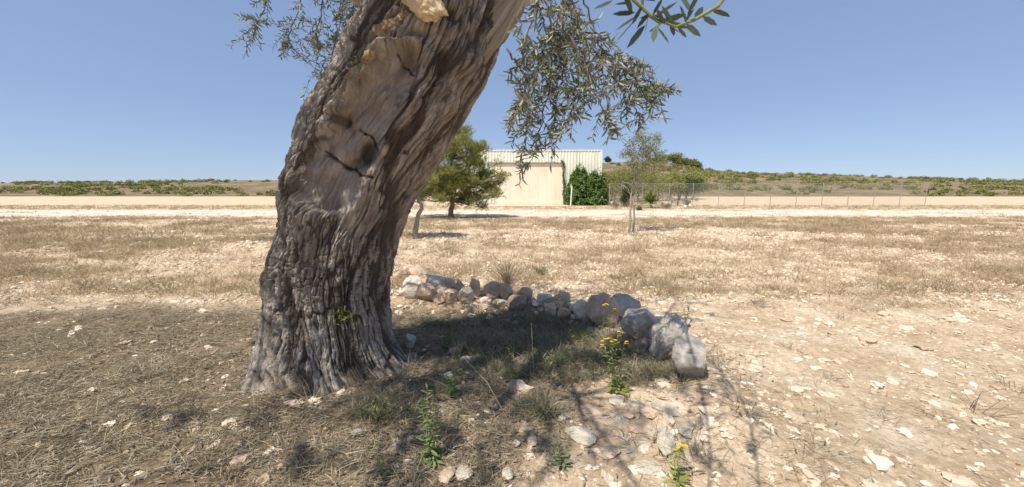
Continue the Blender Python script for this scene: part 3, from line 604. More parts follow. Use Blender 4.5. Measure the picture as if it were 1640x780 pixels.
ROCKS = [ # px, py, w, h, material, tilt, round, label
 (643, 446, 20, 22, 'tan', 35, 0, 'small tilted tan stone at the left end of the stone row by the trunk'),
 (665, 442, 30, 22, 'tan', -10, 0, 'broad tan stone topping the left end of the stone row'),
 (661, 466, 28, 28, 'white', 10, 1, 'smooth rounded whitish stone at the left end of the row above a dark gap'),
 (678, 453, 20, 14, 'tan', 20, 0, 'small flat tan stone wedged right of the topmost broad one'),
 (699, 462, 32, 26, 'white', 30, 0, 'large pale slanting stone in the left heap'),
 (683, 476, 28, 26, 'pink', 0, 0, 'pinkish angular stone between the rounded white one and the pale slanting one'),
 (706, 479, 26, 18, 'tan', -15, 0, 'low tan stone under the pale slanting stone'),
 (722, 462, 17, 20, 'tan', 15, 0, 'upright tan stone right of the left heap, paired with a narrow one'),
 (735, 464, 15, 20, 'white', -10, 0, 'narrow pale stone, right one of the pair beyond the left heap'),
 (722, 480, 18, 22, 'tan', 0, 0, 'orange tan stone in front of the upright pair'),
 (746, 480, 20, 26, 'white', 25, 0, 'cracked whitish leaning stone in the middle of the sunny row'),
 (759, 466, 16, 26, 'tan', -8, 0, 'tall narrow orange stone at the right end of the sunny stones'),
 (777, 460, 18, 14, 'tan', 0, 0, 'small low tan stone just left of the shaded stones'),
 (791, 468, 34, 30, 'pink', 0, 1, 'big shaded brownish stone above the green narrow leaved weed'),
 (810, 471, 26, 26, 'pink', 20, 0, 'shaded pinkish stone right of the big brownish one'),
 (826, 465, 20, 16, 'brown', 0, 0, 'small brown stone at the back of the shaded part of the row'),
 (842, 473, 24, 22, 'pink', -20, 0, 'angular pinkish stone at the right end of the shaded stones'),
 (828, 487, 32, 24, 'brown', 0, 0, 'wide low brown stone in front of the shaded stones'),
 (807, 488, 22, 15, 'grey', 0, 0, 'small flat grey stone in front of the shaded pinkish one'),
 (873, 482, 26, 20, 'white', 0, 0, 'pale stone in the middle of the row above two orange ones'),
 (881, 499, 18, 24, 'tan', 12, 0, 'upright orange tan stone under the pale middle stone'),
 (894, 490, 16, 15, 'tan', 0, 0, 'small tan stone right of the pale middle stone'),
 (904, 506, 22, 24, 'pink', -15, 0, 'orange pink stone left of the white round stone'),
 (920, 497, 16, 16, 'white', 0, 0, 'small white stone touching the left side of the white round stone'),
 (936, 499, 36, 32, 'white', 0, 1, 'white rounded stone left of the first big boulder'),
 (969, 508, 44, 44, 'pink', -15, 1, 'pinkish grey boulder behind the yellow flower on the tall stem'),
 (1004, 505, 56, 38, 'grey', 0, 0, 'wide flat topped grey boulder at the back of the boulders'),
 (1030, 532, 54, 50, 'grey', 0, 1, 'large squarish grey brown boulder left of the tilted egg shaped one'),
 (1031, 557, 40, 22, 'brown', 0, 0, 'brown reddish slab under the squarish boulder'),
 (1074, 552, 46, 66, 'grey', 28, 1, 'tilted egg shaped blue grey boulder'),
 (1110, 588, 56, 60, 'grey', -12, 0, 'last greyish boulder right of and below the egg shaped one'),
 (1091, 520, 26, 14, 'white', 0, 0, 'small pale stone lying behind the egg shaped boulder'),
 (935, 603, 36, 17, 'grey', -8, 0, 'flat grey pointed stone lying in the weeds below the row'),
 (987, 640, 27, 22, 'white', 20, 0, 'whitish stone right below the broad leaved flowering weed'),
 (930, 700, 48, 34, 'white', 0, 1, 'largest flat cream stone in the right foreground soil'),
 (996, 676, 24, 20, 'white', -20, 0, 'pale angular stone below the whitish stone near the flowering weed'),
 (1066, 712, 34, 46, 'white', 35, 0, 'long white slab slanting in the right foreground'),
 (1032, 716, 24, 15, 'white', 0, 0, 'small cream stone left of the long white slab'),
 (1008, 728, 32, 11, 'grey', 0, 0, 'thin flat greenish grey stone low in the right foreground'),
 (999, 701, 14, 15, 'white', 0, 0, 'little white pebble stone between the flat cream stone and the slab'),
 (628, 724, 22, 18, 'tan', 0, 0, 'tan stone in the straw left of the tall green weed'),
 (656, 706, 14, 12, 'white', 30, 0, 'small pale chip touching the left side of the tall green weed'),
 (716, 766, 26, 24, 'tan', 0, 1, 'rounded tan stone at the bottom edge, left one of a pair'),
 (743, 762, 28, 18, 'white', 0, 0, 'cream stone at the bottom edge, right one of a pair'),
 (813, 764, 18, 18, 'white', 0, 1, 'pale round stone at the bottom edge in the middle'),
 (852, 708, 16, 22, 'tan', 0, 0, 'small upright pinkish tan stone at the edge of the straw'),
 (827, 713, 12, 12, 'white', 0, 0, 'small white stone left of the upright pinkish one'),
 (974, 768, 18, 16, 'white', 0, 1, 'small white stone at the bottom edge right of centre'),
 (915, 637, 16, 9, 'white', 0, 0, 'small flat white stone below the flat grey pointed stone'),
 (657, 549, 16, 22, 'white', 0, 0, 'white stone in the dark hollow at the foot of the trunk'),
 (662, 572, 14, 10, 'grey', 0, 0, 'small grey stone low in the dark hollow beside the trunk'),
 (745, 580, 16, 12, 'grey', 20, 0, 'grey stone in dry stalks right of the dark hollow'),
 (571, 696, 20, 10, 'grey', 10, 0, 'flat grey stone in the straw at lower left'),
 (1074, 656, 56, 30, 'white', 20, 0, 'broad broken cream slab in the soil below the last boulder of the row'),
 (1040, 662, 34, 22, 'tan', -30, 0, 'tan broken slab left of the broad cream one'),
 (952, 662, 44, 24, 'tan', 15, 0, 'wide flat pinkish tan stone above the largest cream stone'),
 (1062, 634, 30, 16, 'tan', 10, 0, 'low tan stone in the soil under the egg shaped boulder'),
 (1018, 648, 22, 14, 'white', 0, 0, 'small flat cream stone right of the whitish stone by the flowering weed'),
 (1098, 690, 30, 24, 'white', -25, 0, 'pale flat stone at the right border above the corner weed'),
 (1020, 688, 26, 16, 'pink', 30, 0, 'pinkish flat stone between the pale angular one and the long slab'),
 (972, 724, 40, 22, 'tan', -10, 0, 'flat tan stone right of the largest cream stone'),
 (1038, 752, 44, 22, 'white', 12, 0, 'broad cream slab at the bottom edge left of the corner weed'),
 (905, 668, 18, 12, 'white', 0, 0, 'small cream stone at the edge of the straw above the largest cream stone'),
 (868, 740, 22, 14, 'tan', 20, 0, 'flat tan stone left of the pale seedling'),
 (1088, 604, 22, 12, 'grey', 0, 0, 'small grey stone between the egg shaped boulder and the last one'),
 (1098, 332, 7, 6, 'white', 0, 1, 'white boulder by the track at the right border, left one of a pair'),
 (1106, 330, 6, 7, 'white', 0, 1, 'white boulder by the track at the right border, right one of a pair'),
 (1019, 367, 12, 5, 'white', 0, 0, 'low white stone beside the foot of the thin tree'),
]
for k, (px, py, w, h, mt, tilt, rd, lab) in enumerate(ROCKS):
    b = hit(px, min(py+h*.40, 776)); dep = np.array((b-(0, 0, CZ))) @ np.array((0, cT, -sT))
    sc_ = 1.34 if k < 13 else 1.05 if k < 25 else 1.2 if k < 32 else 1.06; ww, hh = w/FP*dep*sc_, h/FP*dep*sc_
    V, F = rockshape(100+k, rd); dd = (ww+hh)*.42
    V = V*np.array((ww/2, dd/2, hh/2)); tl = math.radians(tilt); c, s = math.cos(tl), math.sin(tl)
    lying = py > 596 and k >= 32
    if lying:
        V = V/np.array((ww/2, dd/2, hh/2))*np.array((ww/2, hh*.78, hh*.24)); V = np.stack([V[:, 0]*c+V[:, 1]*s, -V[:, 0]*s+V[:, 1]*c, V[:, 2]], -1)
        ex = V.max(0)-V.min(0); V[:, 0] *= ww/ex[0]; V[:, 1] *= hh*1.5/ex[1]
    elif tilt:
        V = np.stack([V[:, 0]*c+V[:, 2]*s, V[:, 1], -V[:, 0]*s+V[:, 2]*c], -1)
        ex = (V.max(0)-V.min(0)); V[:, 0] *= ww/ex[0]; V[:, 2] *= hh/ex[2]
    low = h/w < .6 and py > 560
    ctr = b+np.array((0, dd*.30, hh*(.42 if k < 32 else .46)+(.012 if 620 < py and px < 860 else 0)))
    if lying: ctr = hit(px, min(py, 776))+np.array((0, 0, hh*.10+(.012 if px < 860 else 0)))
    m = MB(); m.add(ctr+V, [F]); o = m.build('stone', M['rock_'+mt], loc=(ctr[0], ctr[1], ctr[2]-hh/2), smooth=True)
    cat = 'boulder' if 'boulder' in lab else 'stone'; o.name = cat
    tag(o, lab, cat, 'boulders by the track' if py < 340 else ('row of stones' if py < 600 and k < 32 else 'loose stones on the ground'))

# gravel
def gravel(n, xr_, yr, size, seed, dens, sub=0, bias=1., fan=True):
    rs = np.random.RandomState(seed); y = yr[0]+(yr[1]-yr[0])*rs.rand(n)**bias; x = rs.uniform(*xr_, n)*(1.15*(y+1.2) if fan else 1)
    kp = rs.rand(n) < dens(x, y)*(1-sst(1.3, 1.66, np.abs(x)/(y+1.2)) if fan else 1); x, y = x[kp], y[kp]; n = len(x); s = size[0]+(size[1]-size[0])*rs.rand(n)**3
    V, F = IC[sub]; out = np.empty((n, len(V), 3))
    R = np.stack([rotm(rs) for _ in range(60)]); sh = np.stack([V*(1+.28*rs.normal(size=(len(V), 1))).clip(.6, 1.5)@R[k] for k in range(60)])
    out = sh[rs.randint(0, 60, n)]*s[:, None, None]*np.stack([rs.uniform(.6, 1.4, n), rs.uniform(.6, 1.4, n), rs.uniform(.3, .9, n)], -1)[:, None]
    out += np.stack([x, y, H(x, y)+s*rs.uniform(-.1, .25, n)], -1)[:, None]
    return out.reshape(-1, 3), (np.arange(n)[:, None, None]*len(V)+F).reshape(-1, 3), np.repeat(rs.rand(n)**.8, len(V))
m = MB()
for a in (gravel(26000, (-1.45, 1.45), (1.3, 5.2), (.002, .022), 1, lambda x, y: .22+.78*soilness(x, y)*sst(-.35, .3, fbm(x/.4, y/.4, s=15)), 1),
          gravel(3400, (-1.45, 1.45), (1.3, 5.4), (.012, .055), 2, lambda x, y: .16+.84*soilness(x, y)*sst(-.1, .4, fbm(x/.5, y/.5, s=5)), 1),
          gravel(3600, (-3.2, 3.6), (3.2, 6.4), (.01, .06), 3, lambda x, y: np.exp(-(rowdist(x, y)/.45)**2), 1, 1., False),
          gravel(62000, (-1.45, 1.45), (4.6, 13), (.007, .040), 4, lambda x, y: (1-.85*sward(x, y))*sst(-.35, .35, fbm(x/1.2, y/.8, s=6)), 0, 1.1),
          gravel(34000, (-1.45, 1.45), (9, 19.5), (.015, .065), 5, lambda x, y: (1-.9*sward(x, y))*sst(-.4, .4, fbm(x/2, y/1, s=7)), 0),
          gravel(5000, (-1.5, 1.5), (18.5, 29), (.03, .09), 9, lambda x, y: .4+0*x, 0)):
    m.add(a[0], [a[1]], a[2])
tag(m.build('gravel', M['gravel']), 'countless small pale limestone chips strewn over the dry soil', 'gravel', kind='stuff')

# ------------------------------------------------------------------ dry grass, straw, low weeds
def scatter(n, xr_, yr, dens, seed, bias=1.):
    rs = np.random.RandomState(seed); y = yr[0]+(yr[1]-yr[0])*rs.rand(n)**bias; x = rs.uniform(-1.67, 1.67, n)*(y+1.2)
    kp = (rs.rand(n) < dens(x, y)*(1-sst(1.3, 1.66, np.abs(x)/(y+1.2)))) & (np.hypot(x-TB[0], y-TB[1]) > .42); x, y = x[kp], y[kp]; return np.stack([x, y, H(x, y)-.005], -1)
def tufts(C, per, spread, L, Wd, lean, bend, m, rl=.6):
    n = len(C); Pp = np.repeat(C, per, 0); off = RS.normal(size=(len(Pp), 2))*spread; Pp[:, :2] += off
    D = np.c_[off/spread*lean*.5+RS.normal(size=(len(Pp), 2))*lean, np.ones(len(Pp))]
    sc = np.repeat(.5+RS.rand(n), per)
    m.blades(Pp, D, L*sc*(.5+.8*RS.rand(len(Pp))), Wd, bend*RS.rand(len(Pp)), np.clip(np.repeat(RS.rand(n), per)*rl+RS.rand(len(Pp))*(1-rl), 0, 1))
ff = lambda x, y: .12+.88*sward(x, y)
m = MB()
tufts(scatter(11000, (-32, 32), (10, 20.6), ff, 21), 15, .10, .14, .010, .45, .6, m)
tufts(scatter(14000, (-14, 14), (5, 11), lambda x, y: .22+.75*sward(x, y), 22, 1.2), 15, .06, .11, .0055, .5, .6, m)
tufts(scatter(5000, (-5, 5), (4.4, 7.5), lambda x, y: .25+0*x, 23), 16, .05, .13, .004, .6, .6, m)
tufts(scatter(3500, (-40, 50), (27.5, 35), lambda x, y: np.where((y > 33) & (x > xl) & (x < xr), 0, .8), 24), 12, .15, .18, .016, .5, .5, m)
tufts(scatter(6000, (-34, 40), (19.3, 27), lambda x, y: sst(.08, .4, fbm(x/3.5, y/1.1, s=77)), 25), 10, .12, .09, .014, .6, .5, m)
tall = lambda x, y: sst(.0, .45, fbm(x/.7, y/.6, s=131)+.25*np.exp(-((x+.1)**2/1.2+(y-6.2)**2/1.6)))
tufts(scatter(4200, (-5, 5), (4.9, 9.5), tall, 29), 12, .05, .26, .0042, .55, .5, m, .7)
tufts(scatter(3000, (-5, 5), (8, 17), tall, 30), 12, .08, .28, .008, .5, .5, m, .7)
tag(m.build('dry_grass', M['field']), 'sparse brown dry grass covering the stony field up to the track', 'dry grass', kind='stuff')
m = MB()
tufts(scatter(2600, (-16, 16), (5, 15), lambda x, y: sst(.05, .4, fbm(x/1.4, y/.9, s=57)), 26, 1.2), 14, .08, .10, .007, .7, .5, m)
tag(m.build('field_weeds', M['weedy']), 'dull olive brown weeds in patches across the field', 'weeds', kind='stuff')
# lying straw
rs = RS; n = 290000
y = rs.uniform(1.15, 5.6, n); x = rs.uniform(-1.67, 1.67, n)*(y+1.0)
dn = .06+.94*np.clip(litterness(x, y)+.25*np.exp(-(rowdist(x, y)/.5)**2), 0, 1)*sst(-.55, .15, fbm(x/.35, y/.35, s=93))*(1-sst(1.3, 1.66, np.abs(x)/(y+1.))); kp = (rs.rand(n) < dn) & (np.hypot(x-TB[0], y-TB[1]) > .5); x, y = x[kp], y[kp]; n = len(x)
a = rs.rand(n)*2*np.pi; D = np.stack([np.cos(a), np.sin(a)*.9, rs.normal(size=n)*.22+.06], -1)
m = MB(); L = .025+.11*rs.rand(n)**2; m.blades(np.stack([x, y, H(x, y)+.004+.022*rs.rand(n)], -1), D, L, .0018+.002*rs.rand(n), .3*rs.rand(n), rs.rand(n)**1.1)
tufts(scatter(1300, (-3, 2.6), (1.35, 4.9), lambda x, y: litterness(x, y), 27), 20, .03, .09, .0028, .8, .7, m)
tufts(scatter(700, (-3, 3.), (1.5, 5.2), lambda x, y: .15+.85*np.exp(-(rowdist(x, y)/.35)**2), 28), 26, .03, .17, .003, .6, .7, m)
tag(m.build('straw_litter', M['straw']), 'tangled dead straw and fallen leaves covering the ground under the olive tree', 'straw', kind='stuff')
# fallen olive leaves
n = 12000; x = rs.uniform(-3.6, 2., n); y = rs.uniform(1.3, 4.4, n); kp = rs.rand(n) < .1+.9*litterness(x, y); x, y = x[kp], y[kp]; n = len(x)
a = rs.rand(n)*6.28; m = MB(); m.leaves(np.stack([x, y, H(x, y)+.008+.012*rs.rand(n)], -1), np.stack([np.cos(a), np.sin(a), rs.normal(size=n)*.25], -1), np.array((0, 0, 1.))+rs.normal(size=(n, 3))*.3, .035+.02*rs.rand(n), .008+.004*rs.rand(n), rs.rand(n))
tag(m.build('fallen_leaves', M['scrub']), 'fallen grey brown olive leaves scattered over the straw', 'leaf litter', kind='stuff')
# low green undergrowth between trunk and stone row
m = MB(); m2 = MB()
ug = [(880, 560, .34, 150), (920, 570, .3, 130), (850, 545, .28, 110), (780, 560, .25, 60), (950, 580, .22, 90), (900, 535, .25, 80), (745, 530, .2, 50), (1060, 600, .2, 50), (640, 655, .12, 25), (800, 600, .22, 60), (830, 525, .25, 110), (900, 590, .3, 110), (940, 555, .25, 90), (760, 545, .2, 60), (1000, 600, .2, 40), (700, 520, .15, 30), (860, 655, .10, 40), (985, 570, .2, 60), (600, 655, .10, 50)]
for a, b_, r, k in ug:
    c = hit(a, b_); k = int(k*1.3); th = rs.rand(k)*6.28; q = rs.rand(k)**.6*r; C = np.stack([c[0]+q*np.cos(th)*1.3, c[1]+q*np.sin(th)*.8, np.zeros(k)], -1); C[:, 2] = H(C[:, 0], C[:, 1])-.004
    tufts(C[rs.rand(len(C)) < .55], 13, .022, .085, .0045, .85, .6, m, .5); tufts(C[::2], 20, .03, .12, .003, .7, .5, m2, .5)
tag(m2.build('dead_undergrowth', M['straw']), 'dead straw coloured stems standing among the shaded weeds', 'dead weeds', kind='stuff')
tag(m.build('low_weeds', M['greyg']), 'low grey green weeds filling the shade below the stone row', 'weeds', kind='stuff')

# ------------------------------------------------------------------ individual weeds
def weed(name, label, cat, pxb, pyb, stems, leafmat, nl=14, L=.05, Wl=.012, heads=0, group=None, leaf_up=.5, rosette=0, rl=.09, stemr=.0022, headr=.014, dens_from=.1, rosmat=None):
    b = hit(pxb, pyb); t = empty(name, b, label, cat, group); ms = MB(); ml = MB(); tips = []
    for (a, c) in stems:
        D_ = b[1]+RS.uniform(-.04, .04); e = at(a, c, D_)
        mid_ = (b+e)/2+np.array((RS.normal()*.012, RS.normal()*.02, .01)); pts = np.array([b-(0, 0, .01), b*.6+mid_*.4, mid_, e*.55+mid_*.45, e])
        ms.tube(pts, np.linspace(stemr, stemr*.5, 5), 6); tips.append(e)
        k = np.linspace(dens_from, 1, nl); C = np.stack([np.interp(k, np.linspace(0, 1, 5), pts[:, q]) for q in range(3)], -1)
        ang = np.arange(nl)*2.4+RS.rand()*6; D = np.stack([np.cos(ang), np.sin(ang), leaf_up+RS.normal(size=nl)*.2], -1)
        ml.leaves(C, D, np.array((0, 0, 1.))+RS.normal(size=(nl, 3))*.15, L*(.7+.5*RS.rand(nl))*(1.15-.5*k), Wl*(1.15-.4*k), .3+.6*RS.rand(nl), bend=.25)
    if rosette:
        ang = np.arange(rosette)*2.4; D = np.stack([np.cos(ang), np.sin(ang), .35+RS.rand(rosette)*.6], -1)
        ml.leaves(np.repeat(b[None], rosette, 0)+(0, 0, .005), D, np.array((0, 0, 1.))+RS.normal(size=(rosette, 3))*.1, rl*(.7+.5*RS.rand(rosette)), rl*.36, .4+.5*RS.rand(rosette), bend=.3)
    ms.build('stem', M['stem'], t, smooth=True); ml.build('leaves', leafmat, t)
    if heads:
        for e in tips:
            for q in range(heads):
                c = e+(RS.normal(size=3)*.012*(heads > 1)); n = 16; ang = np.arange(n)*2*np.pi/n; mh = MB(); D = np.stack([np.cos(ang), np.sin(ang), .35+0*ang], -1)
                mh.leaves(np.repeat(c[None], n, 0), D, np.repeat(np.array([[0, 0, 1.]]), n, 0), headr, headr*.5, .4+.6*RS.rand(n))
                D = np.stack([np.cos(ang+.2), np.sin(ang+.2), .9+0*ang], -1); mh.leaves(np.repeat(c[None], n, 0), D, np.repeat(np.array([[0, 0, 1.]]), n, 0), headr*.7, headr*.4, RS.rand(n)*.5)
                mh.build('flower_head', M['flower'], t)
    return t
weed('flowering_weed', 'yellow flowered weed whose head stands in front of the pinkish boulder', 'flowering weed', 974, 562, [(977, 480), (983, 497), (969, 490)], M['green'], 14, .045, .012, heads=3, group='yellow flowered weeds', headr=.017)
weed('flowering_weed', 'tall yellow flowered weed with broad pale leaves at its foot below the boulders', 'flowering weed', 990, 627, [(990, 532), (984, 545), (1000, 547), (976, 540), (966, 548)], M['yg'], 12, .055, .016, heads=2, group='yellow flowered weeds', rosette=14, rl=.10, headr=.014)
weed('flowering_weed', 'yellow flowered weed with broad leaves in the bottom right corner', 'flowering weed', 1086, 772, [(1090, 716), (1082, 724)], M['yg'], 9, .045, .016, heads=2, group='yellow flowered weeds', rosette=9, rl=.07, headr=.013)
weed('green_weed', 'tall slender green weed in the straw below the trunk foot', 'weed', 690, 738, [(684, 622), (697, 650), (675, 640), (690, 660)], M['green'], 26, .055, .014, group='green weeds', rosette=16, rl=.08)
weed('green_weed', 'fresh green bushy weed right of the spreading trunk foot', 'weed', 722, 638, [(724, 578), (735, 590), (714, 600), (744, 605), (728, 596)], M['green'], 18, .05, .013, group='green weeds')
weed('green_weed', 'narrow leaved green weed in front of the shaded stones', 'weed', 776, 524, [(792, 472), (782, 482), (766, 490), (800, 488), (772, 500)], M['green'], 15, .055, .012, group='green weeds', leaf_up=1.)
weed('green_weed', 'bright green low weed in the middle of the shaded undergrowth', 'weed', 886, 592, [(882, 562), (870, 570), (896, 566), (908, 562), (918, 572)], M['green'], 13, .06, .015, group='green weeds', leaf_up=1.)
weed('green_weed', 'green leafy weed in the deep shade behind the bright low one', 'weed', 905, 560, [(900, 532), (912, 528), (892, 540), (920, 538)], M['green'], 13, .05, .013, group='green weeds', leaf_up=.9)
weed('green_weed', 'green leafy weed left of the tall flowering one under the boulders', 'weed', 950, 592, [(944, 562), (956, 558), (936, 570), (962, 570)], M['greyg'], 13, .05, .013, group='green weeds', leaf_up=.9)
weed('green_weed', 'green leafy weed in the shade between the dark hollow and the thin upright stalk', 'weed', 815, 575, [(808, 545), (820, 540), (800, 556), (830, 552)], M['greyg'], 13, .05, .012, group='green weeds', leaf_up=.9)
weed('green_weed', 'small green weed at the edge of the grass tuft by the flowering plants', 'weed', 930, 575, [(924, 556), (934, 552)], M['yg'], 9, .045, .012, group='green weeds', leaf_up=.9)
weed('green_weed', 'pale broad leaved seedling at the bottom between straw and bare soil', 'weed', 900, 745, [(885, 702), (896, 712)], M['greyg'], 8, .05, .016, group='green weeds', rosette=8, rl=.07)
weed('green_weed', 'yellowish weed behind the egg shaped boulder at the right border', 'weed', 1100, 515, [(1098, 470), (1106, 482), (1092, 488), (1103, 495)], M['yg'], 12, .05, .013, group='green weeds')
weed('green_weed', 'thin yellowish stalked weed in the straw at lower left', 'weed', 600, 680, [(607, 632), (595, 645), (612, 650)], M['yg'], 7, .04, .008, group='green weeds', leaf_up=1.2)
weed('green_weed', 'small yellow green sprout at the very bottom left of the straw', 'weed', 616, 768, [(605, 742), (614, 738)], M['yg'], 6, .04, .010, group='green weeds', leaf_up=1.2)
def tuft_thing(name, label, cat, px, py, hpx, n, mt, group=None, lean=.35, w=.003):
    b = hit(px, py); L = hpx/FP*b[1]*1.05; m = MB(); C = np.repeat(b[None], 1, 0); Pp = np.repeat(b[None], n, 0)+np.c_[RS.normal(size=(n, 2))*.018, np.full(n, -.006)]
    D = np.c_[RS.normal(size=(n, 2))*lean, np.ones(n)]; m.blades(Pp, D, L*(.5+.6*RS.rand(n)), w, .4*RS.rand(n), RS.rand(n))
    return tag(m.build(name, mt, loc=b), label, cat, group)
tuft_thing('grass_tuft', 'olive green grass tuft below the white rounded stone', 'grass tuft', 930, 552, 44, 130, M['yg'], 'grass tufts', .4)
tuft_thing('grass_tuft', 'upright green grass tuft beside the dark hollow', 'grass tuft', 717, 560, 55, 90, M['greyg'], 'grass tufts', .22)
tuft_thing('grass_tuft', 'pale straw coloured upright tuft right of the dark hollow', 'grass tuft', 730, 575, 50, 60, M['straw'], 'grass tufts', .18)
tuft_thing('grass_tuft', 'dark green grey tuft in the straw below the trunk', 'grass tuft', 604, 672, 36, 90, M['greyg'], 'grass tufts', .4)
tuft_thing('grass_tuft', 'spiky dull tuft on the soil right of the egg shaped boulder foot', 'grass tuft', 1060, 606, 30, 90, M['greyg'], 'grass tufts', .55)
tuft_thing('grass_tuft', 'dark dry tuft in the straw left of the bare soil', 'grass tuft', 862, 665, 26, 110, M['greyg'], 'grass tufts', .7)
tuft_thing('dry_shrub', 'brown twiggy dead shrub in the field above the middle stones', 'dry shrub', 812, 455, 60, 170, M['straw'], None, .45, .006)
tuft_thing('dry_shrub', 'short dull shrub in the field right of the twiggy dead one', 'dry shrub', 865, 440, 28, 120, M['weedy'], None, .8, .006)
def stalk(label, pts, r=.0022):
    b = hit(*pts[0]); P3 = [b-(0, 0, .01)]+[at(a, c, b[1]+.02*k) for k, (a, c) in enumerate(pts[1:])]; m = MB(); m.tube(P3, np.linspace(r, r*.5, len(P3)), 5)
    t = empty('dry_stalk', b, label, 'dry stalk', 'dry stalks'); m.build('stem', M['drystem'], t)
    e = np.array(P3[-1]); n = 14; m = MB(); D = unit((e-P3[-2])[None]+RS.normal(size=(n, 3))*.02); m.leaves(e-unit(e-P3[-2])*RS.rand(n, 1)*.03, D, RS.normal(size=(n, 3)), .016, .003, RS.rand(n)); m.build('seed_head', M['straw'], t)
stalk('long dry yellow stalk leaning right over the dark hollow by the trunk', [(634, 556), (655, 528), (672, 508), (690, 500)], .003)
stalk('long thin dry stalk slanting up left across the straw in the middle', [(822, 684), (800, 648), (780, 612), (745, 575)])
stalk('thin dry stalk rising in the undergrowth below the middle stones', [(855, 600), (853, 560), (851, 520)])
stalk('thin dry bent stalk at lower left of the straw', [(583, 775), (588, 720), (592, 668)])

# ------------------------------------------------------------------ the old olive
E = np.array([ # py, left px, right px, centre depth
 (690, 300, 745, 2.40), (668, 330, 722, 2.45), (640, 360, 704, 2.55), (615, 388, 683, 2.68), (590, 410, 660, 2.80), (560, 424, 640, 2.88), (530, 434, 627, 2.87), (490, 438, 621, 2.86), (450, 440, 623, 2.84), (410, 444, 630, 2.82), (370, 450, 642, 2.80),
 (330, 456, 660, 2.78), (290, 464, 683, 2.76), (250, 474, 707, 2.74), (210, 488, 731, 2.72), (170, 508, 754, 2.70), (130, 529, 778, 2.68), (90, 550, 800, 2.66), (50, 572, 819, 2.64), (0, 600, 842, 2.62), (-40, 618, 862, 2.6), (-70, 632, 870, 2.6)], float)[::-1]
nz_, na = 760, 800
pyv = np.linspace(-70, 690, nz_)
def sm(v, k=41):
    f = np.interp(pyv, E[:, 0], v); w = np.hanning(k); w /= w.sum(); return np.convolve(np.pad(f, k//2, mode='edge'), w, 'valid')
Lp, Rp, Dp = sm(E[:, 1]), sm(E[:, 2]), sm(E[:, 3])
# silhouette points lie near the centre depth
Cl = np.array([at(a, b_, d) for a, b_, d in zip(Lp, pyv, Dp)]); Cr = np.array([at(a, b_, d) for a, b_, d in zip(Rp, pyv, Dp)])
Cc = (Cl+Cr)/2; RX = (Cr[:, 0]-Cl[:, 0])/2; RY = np.minimum(RX*.92, .30+.35*RX)
th = np.arange(na)/na*2*np.pi + np.pi/2          # seam at the back
zc = Cc[:, 2]; T_, Z_ = np.meshgrid(th, zc)
lob = 1+.045*np.cos(3*T_+1.6*Z_+.4)+.035*np.cos(5*T_-2.2*Z_+1.3)+.025*np.cos(9*T_+3.*Z_)
flare = np.exp(-np.maximum(Z_-.0, 0)/.22); lob = lob+flare*.10*np.cos(6*T_+.6)
ct_, st_ = np.cos(T_), np.sin(T_)
norm = np.maximum(lob, .9)
VX = Cc[:, 0:1]+RX[:, None]*ct_*(1+(lob-1)*(1-np.abs(ct_)**4*.8)); VY = Cc[:, 1:2]+RY[:, None]*st_*lob; VZ = Z_.copy()
Vt = np.stack([VX, VY, VZ], -1)
N_ = unit(np.stack([ct_/RX[:, None], st_/RY[:, None], 0*ct_], -1))
ppx, ppy, dep = project(Vt.reshape(-1, 3)); ppx = ppx.reshape(T_.shape); ppy = ppy.reshape(T_.shape); front = sst(.1, .5, -N_[..., 1])
# bark coordinates: around, along (with the lean), twisted
slen = np.concatenate([[0], np.cumsum(np.linalg.norm(np.diff(Cc, axis=0), axis=1))]); slen = slen[-1]-slen
su = (T_-np.pi/2)*.42 + .10*np.sin(slen[:, None]*1.5) ; tv = np.broadcast_to(slen[:, None], T_.shape)
su = su+.10*tv
w1 = .040*fbm(su*3.2, tv*2.2, s=201)+.010*fbm(su*14, tv*7, s=205); ss = su+w1; warp = w1
low = np.exp(-((ppy-445)/55)**2)
def fis(cs, ctt, s_, w):
    return np.exp(-(np.abs(vn(ss/cs, tv/ctt, s=s_)+.35*vn(ss/cs*2.3, tv/ctt*2.1, s=s_+1))/w)**1.5)
k1 = fis(.060, .42, 301, .10); k2 = fis(.030, .30, 303, .12); k4 = fis(.010, .10, 315, .3); k3 = fis(.016, .15, 305, .2); kx = fis(.06, .030, 307, .16)*(.25+.75*low); big = fis(.16, .9, 309, .20)
amp = .55+.45*sst(-.4, .4, fbm(su*3, tv*2, s=311))
disp = .006*vn(ss/.03, tv/.12, s=320)-amp*(.024*k1+.024*k2*(1-.4*k1)+.014*k3*(1-.5*k2)+.015*kx+.007*k4)-.024*big
disp += .022*fbm(ss*5, tv*1.1, s=310, o=3)+.008*fbm(ss*18, tv*4, s=311)+.005*fbm(ss*60, tv*18, s=312, o=3)
f1_, f2_, ci1 = worley(ss/.030, tv/.26+3*ss, 401); f1b, f2b, ci2 = worley(ss/.014, tv/.09, 403)
fl = 1-sst(0, .22, f2_-f1_); fl2 = 1-sst(0, .25, f2b-f1b)
disp += .007*(ci1-.5)+.005*(ci2-.5)-.009*fl-.005*fl2
disp += .035*fbm(ppx/70, ppy/90, s=213, o=3)
plate = 1-np.clip(.9*k1+.6*k2+.5*kx+.8*big+.35*fl, 0, 1)
